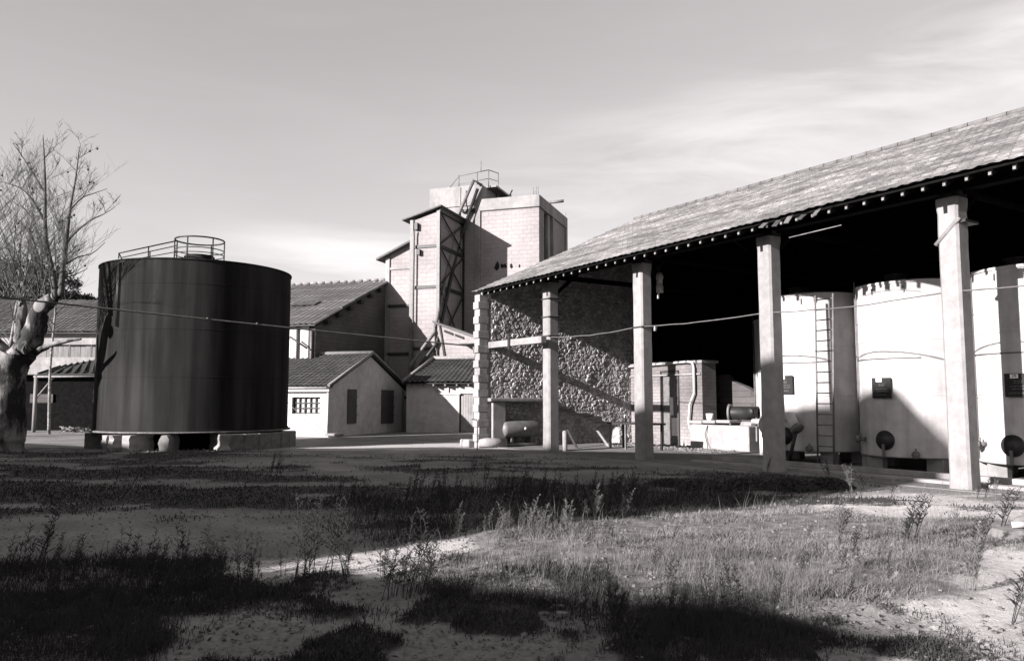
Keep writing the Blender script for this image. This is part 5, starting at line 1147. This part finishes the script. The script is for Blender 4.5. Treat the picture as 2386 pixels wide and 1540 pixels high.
wisp = lambda X, Y: np.clip(dry_at(X, Y) * .8 + field(X, Y, [GREEN[3]], .6, 12, 1.2) * .5, 0, 1) * np.clip((fbm(X, Y, 1.1, 301) - .42) * 5, 0.05, 1)
blades('wispy_stalks', 5200, wisp, 15, .08, .34, .0016, M['weed_pale'], .35, (-3, 9, 5, 17), 'sparse wispy pale stalks rising from the dry grass', 'grass')
blades('dark_stalks', 4200, lambda X, Y: np.clip(field(X, Y, [GREEN[5], GREEN[6], GREEN[3]], .6, 12, 1.2), 0, 1) * np.clip((fbm(X, Y, .9, 302) - .4) * 5, 0.05, 1), 16, .08, .3, .0018, M['weed'], .35, (-6, 5, 4.4, 17), 'sparse dark stalks rising from the shaded turf', 'grass')
def weed_proto(name, seed, h, feather, m, label, cat, group):
    rr = random.Random(seed); b = MB(); hd = b
    for s_ in range(rr.randint(2, 4)):
        p = Vector((rr.uniform(-.05, .05), rr.uniform(-.05, .05), -.02)); d = Vector((rr.uniform(-.05, .32), rr.uniform(-.15, .15), 1)).normalized(); L = h * rr.uniform(.6, 1.0); pts = [p]
        for i in range(6): d = (d + Vector((rr.uniform(-.02, .09), rr.uniform(-.04, .04), 0))).normalized(); pts.append(pts[-1] + d * L / 6)
        b.tube(pts, [.0045 - .0005 * i for i in range(7)], 4, False)
        for k in range(feather):
            t_ = rr.uniform(.3, 1) * 6; i = min(5, int(t_)); q = pts[i].lerp(pts[i + 1], t_ - i); a = rr.uniform(0, 6.28)
            sd_ = (Vector((math.cos(a), math.sin(a), rr.uniform(.5, 1.3)))).normalized(); ll = h * rr.uniform(.06, .2) * (1.25 - t_ / 8); e = q + sd_ * ll
            b.tube([q, q.lerp(e, .5) + Vector((0, 0, .01)), e], [.003, .0025, .0015], 3, False)
            for _ in range(9):
                c = q.lerp(e, rr.uniform(.35, 1)); u1 = Vector((rr.gauss(0, 1), rr.gauss(0, 1), rr.gauss(0, 1))).normalized(); u2 = u1.orthogonal().normalized(); s2 = rr.uniform(.003, .008)
                hd.quad(c - u1 * s2, c + u2 * s2 * .5, c + u1 * s2 * 1.6, c - u2 * s2 * .5)
    return tag(b.build(name, m), label, cat, group)
DK, PL, LT = 'dark dead weeds in the shade', 'feathery pale weeds catching the sun', 'thin dry weeds in the sunlit grass'
wp = {DK: [weed_proto('tall_weed', 60 + i, .75, 26, M['weed'], 'dark feathery dead weed standing in the shaded yard', 'weed', DK) for i in range(3)],
      PL: [weed_proto('feather_weed', 70 + i, .6, 34, M['weed_pale'], 'pale plumed weed leaning at the edge of the sunlit grass', 'weed', PL) for i in range(2)],
      LT: [weed_proto('dry_weed', 80 + i, .7, 22, M['weed_pale'] if i else M['weed'], 'thin dry weed standing in the sunlit grass', 'weed', LT) for i in range(2)]}
used = {}
def weed(gr, x, y, hpx, k=None):
    ps = wp[gr]; pr = ps[(int(x) if k is None else k) % len(ps)]; p = ground(x, y); p.z = float(gz(p.x, p.y))
    hh = hpx / F * p.y; o = pr if pr not in used else copy_tree(pr); used[pr] = 1
    base = .75 if gr == DK else (.6 if gr == PL else .7); s_ = hh / (base * .85)
    o.location = p; o.scale = (s_, s_, s_); o.rotation_euler = (0, 0, rnd.uniform(-.5, .5) + (0 if rnd.random() < .75 else 2.2))
rr = random.Random(77)
for x, y, hpx in ((88, 1335, 150), (50, 1345, 110), (130, 1330, 80), (20, 1330, 70), (300, 1345, 95), (350, 1330, 80), (270, 1360, 85), (420, 1335, 90), (470, 1350, 120), (560, 1340, 110), (585, 1330, 90), (690, 1350, 140), (700, 1345, 170), (715, 1370, 190), (760, 1350, 170), (800, 1340, 150),
                   (895, 1400, 130), (950, 1395, 170), (985, 1400, 150), (1000, 1360, 150), (920, 1390, 120), (640, 1120, 60), (630, 1118, 55), (652, 1122, 48), (960, 1180, 85), (975, 1175, 75), (945, 1185, 65), (1005, 1170, 70), (820, 1175, 60), (845, 1170, 55), (870, 1235, 60), (1020, 1240, 55),
                   (1190, 1180, 75), (1220, 1170, 80), (1260, 1175, 75), (1290, 1180, 80), (1330, 1185, 70), (1040, 1130, 45), (1130, 1125, 50), (1470, 1160, 55), (1420, 1150, 45), (1380, 1160, 55), (1100, 1110, 40), (790, 1150, 40)):
    weed(DK, x, y, hpx)
for k in range(60): weed(DK, rr.gauss(420, 190), rr.uniform(1330, 1430), rr.uniform(45, 110))
for k in range(26): weed(DK, rr.uniform(1350, 1800), rr.uniform(1430, 1500), rr.uniform(50, 130))
for k in range(30): weed(DK, rr.uniform(1020, 1500), rr.uniform(1150, 1205), rr.uniform(30, 75))
for x, y, hpx in ((1090, 1250, 75), (1110, 1245, 85), (1140, 1248, 95), (1160, 1242, 105), (1180, 1240, 85), (1200, 1240, 70), (1225, 1238, 60), (1250, 1235, 70), (1275, 1230, 65), (1300, 1228, 75), (1320, 1226, 60), (1370, 1225, 80), (1385, 1222, 105), (1400, 1220, 110), (1450, 1214, 80), (1468, 1212, 70), (1060, 1262, 55), (1130, 1262, 70)):
    weed(PL, x, y, hpx * .78)
for k in range(22): weed(PL, rr.uniform(1060, 1330), rr.uniform(1235, 1275), rr.uniform(40, 80))
for x, y, hpx in ((1945, 1275, 120), (1960, 1270, 100), (2120, 1265, 130), (2140, 1260, 120), (2110, 1275, 95), (2215, 1265, 90), (2230, 1285, 60), (2270, 1275, 90), (2290, 1280, 110), (2340, 1250, 130), (2255, 1370, 150), (2265, 1370, 110), (2370, 1440, 170), (2385, 1460, 120), (1650, 1400, 80), (1720, 1420, 110), (1560, 1385, 90), (1420, 1400, 110), (1585, 1310, 80), (1870, 1345, 70), (2000, 1330, 60), (1930, 1120, 60), (1985, 1150, 70), (1790, 1100, 40), (2010, 1145, 60), (2080, 1165, 60), (2315, 1165, 50), (2280, 1160, 45), (2300, 1158, 60)):
    weed(LT, x, y, hpx)
for k in range(34): weed(LT, rr.uniform(1350, 2150), rr.uniform(1260, 1390), rr.uniform(25, 65))
# ivy-like low shrub mound near the third column
def shrub(x, y, wpx, hpx, seed, label):
    p = ground(x, y); t = thing('low_shrub', p, label, 'shrub', 'low leafy shrubs by the kerb'); b = MB(); rr_ = random.Random(seed); wd = wpx / F * p.y / 2; hh = hpx / F * p.y
    for k in range(900):
        a = rr_.uniform(0, 6.28); q = math.sqrt(rr_.random()); c = p + Vector((math.cos(a) * q * wd, math.sin(a) * q * wd * .8, hh * (1 - q * q) * rr_.uniform(.2, 1) + .01))
        n1 = Vector((rr_.gauss(0, 1), rr_.gauss(0, 1), rr_.gauss(0, .6))).normalized(); n2 = n1.orthogonal().normalized(); s_ = rr_.uniform(.02, .05); b.quad(c - n1 * s_, c + n2 * s_ * .7, c + n1 * s_, c - n2 * s_ * .7)
    b.build('foliage', M['turf'], t)
    b = MB()
    for k in range(9): a = rr_.uniform(0, 6.28); b.tube([p - Z * .02, p + Vector((math.cos(a) * wd * .6, math.sin(a) * wd * .5, hh * .7))], .008, 4)
    b.build('stem', M['weed'], t)
for i, (x, y, wp_, hp_) in enumerate(((1640, 1140, 130, 22), (1740, 1138, 130, 26), (1840, 1140, 140, 28), (1930, 1136, 120, 24), (1560, 1130, 110, 14))):
    shrub(x, y, wp_, hp_, i, 'low dark leafy shrub on the ground in front of the kerb, beside the third column')
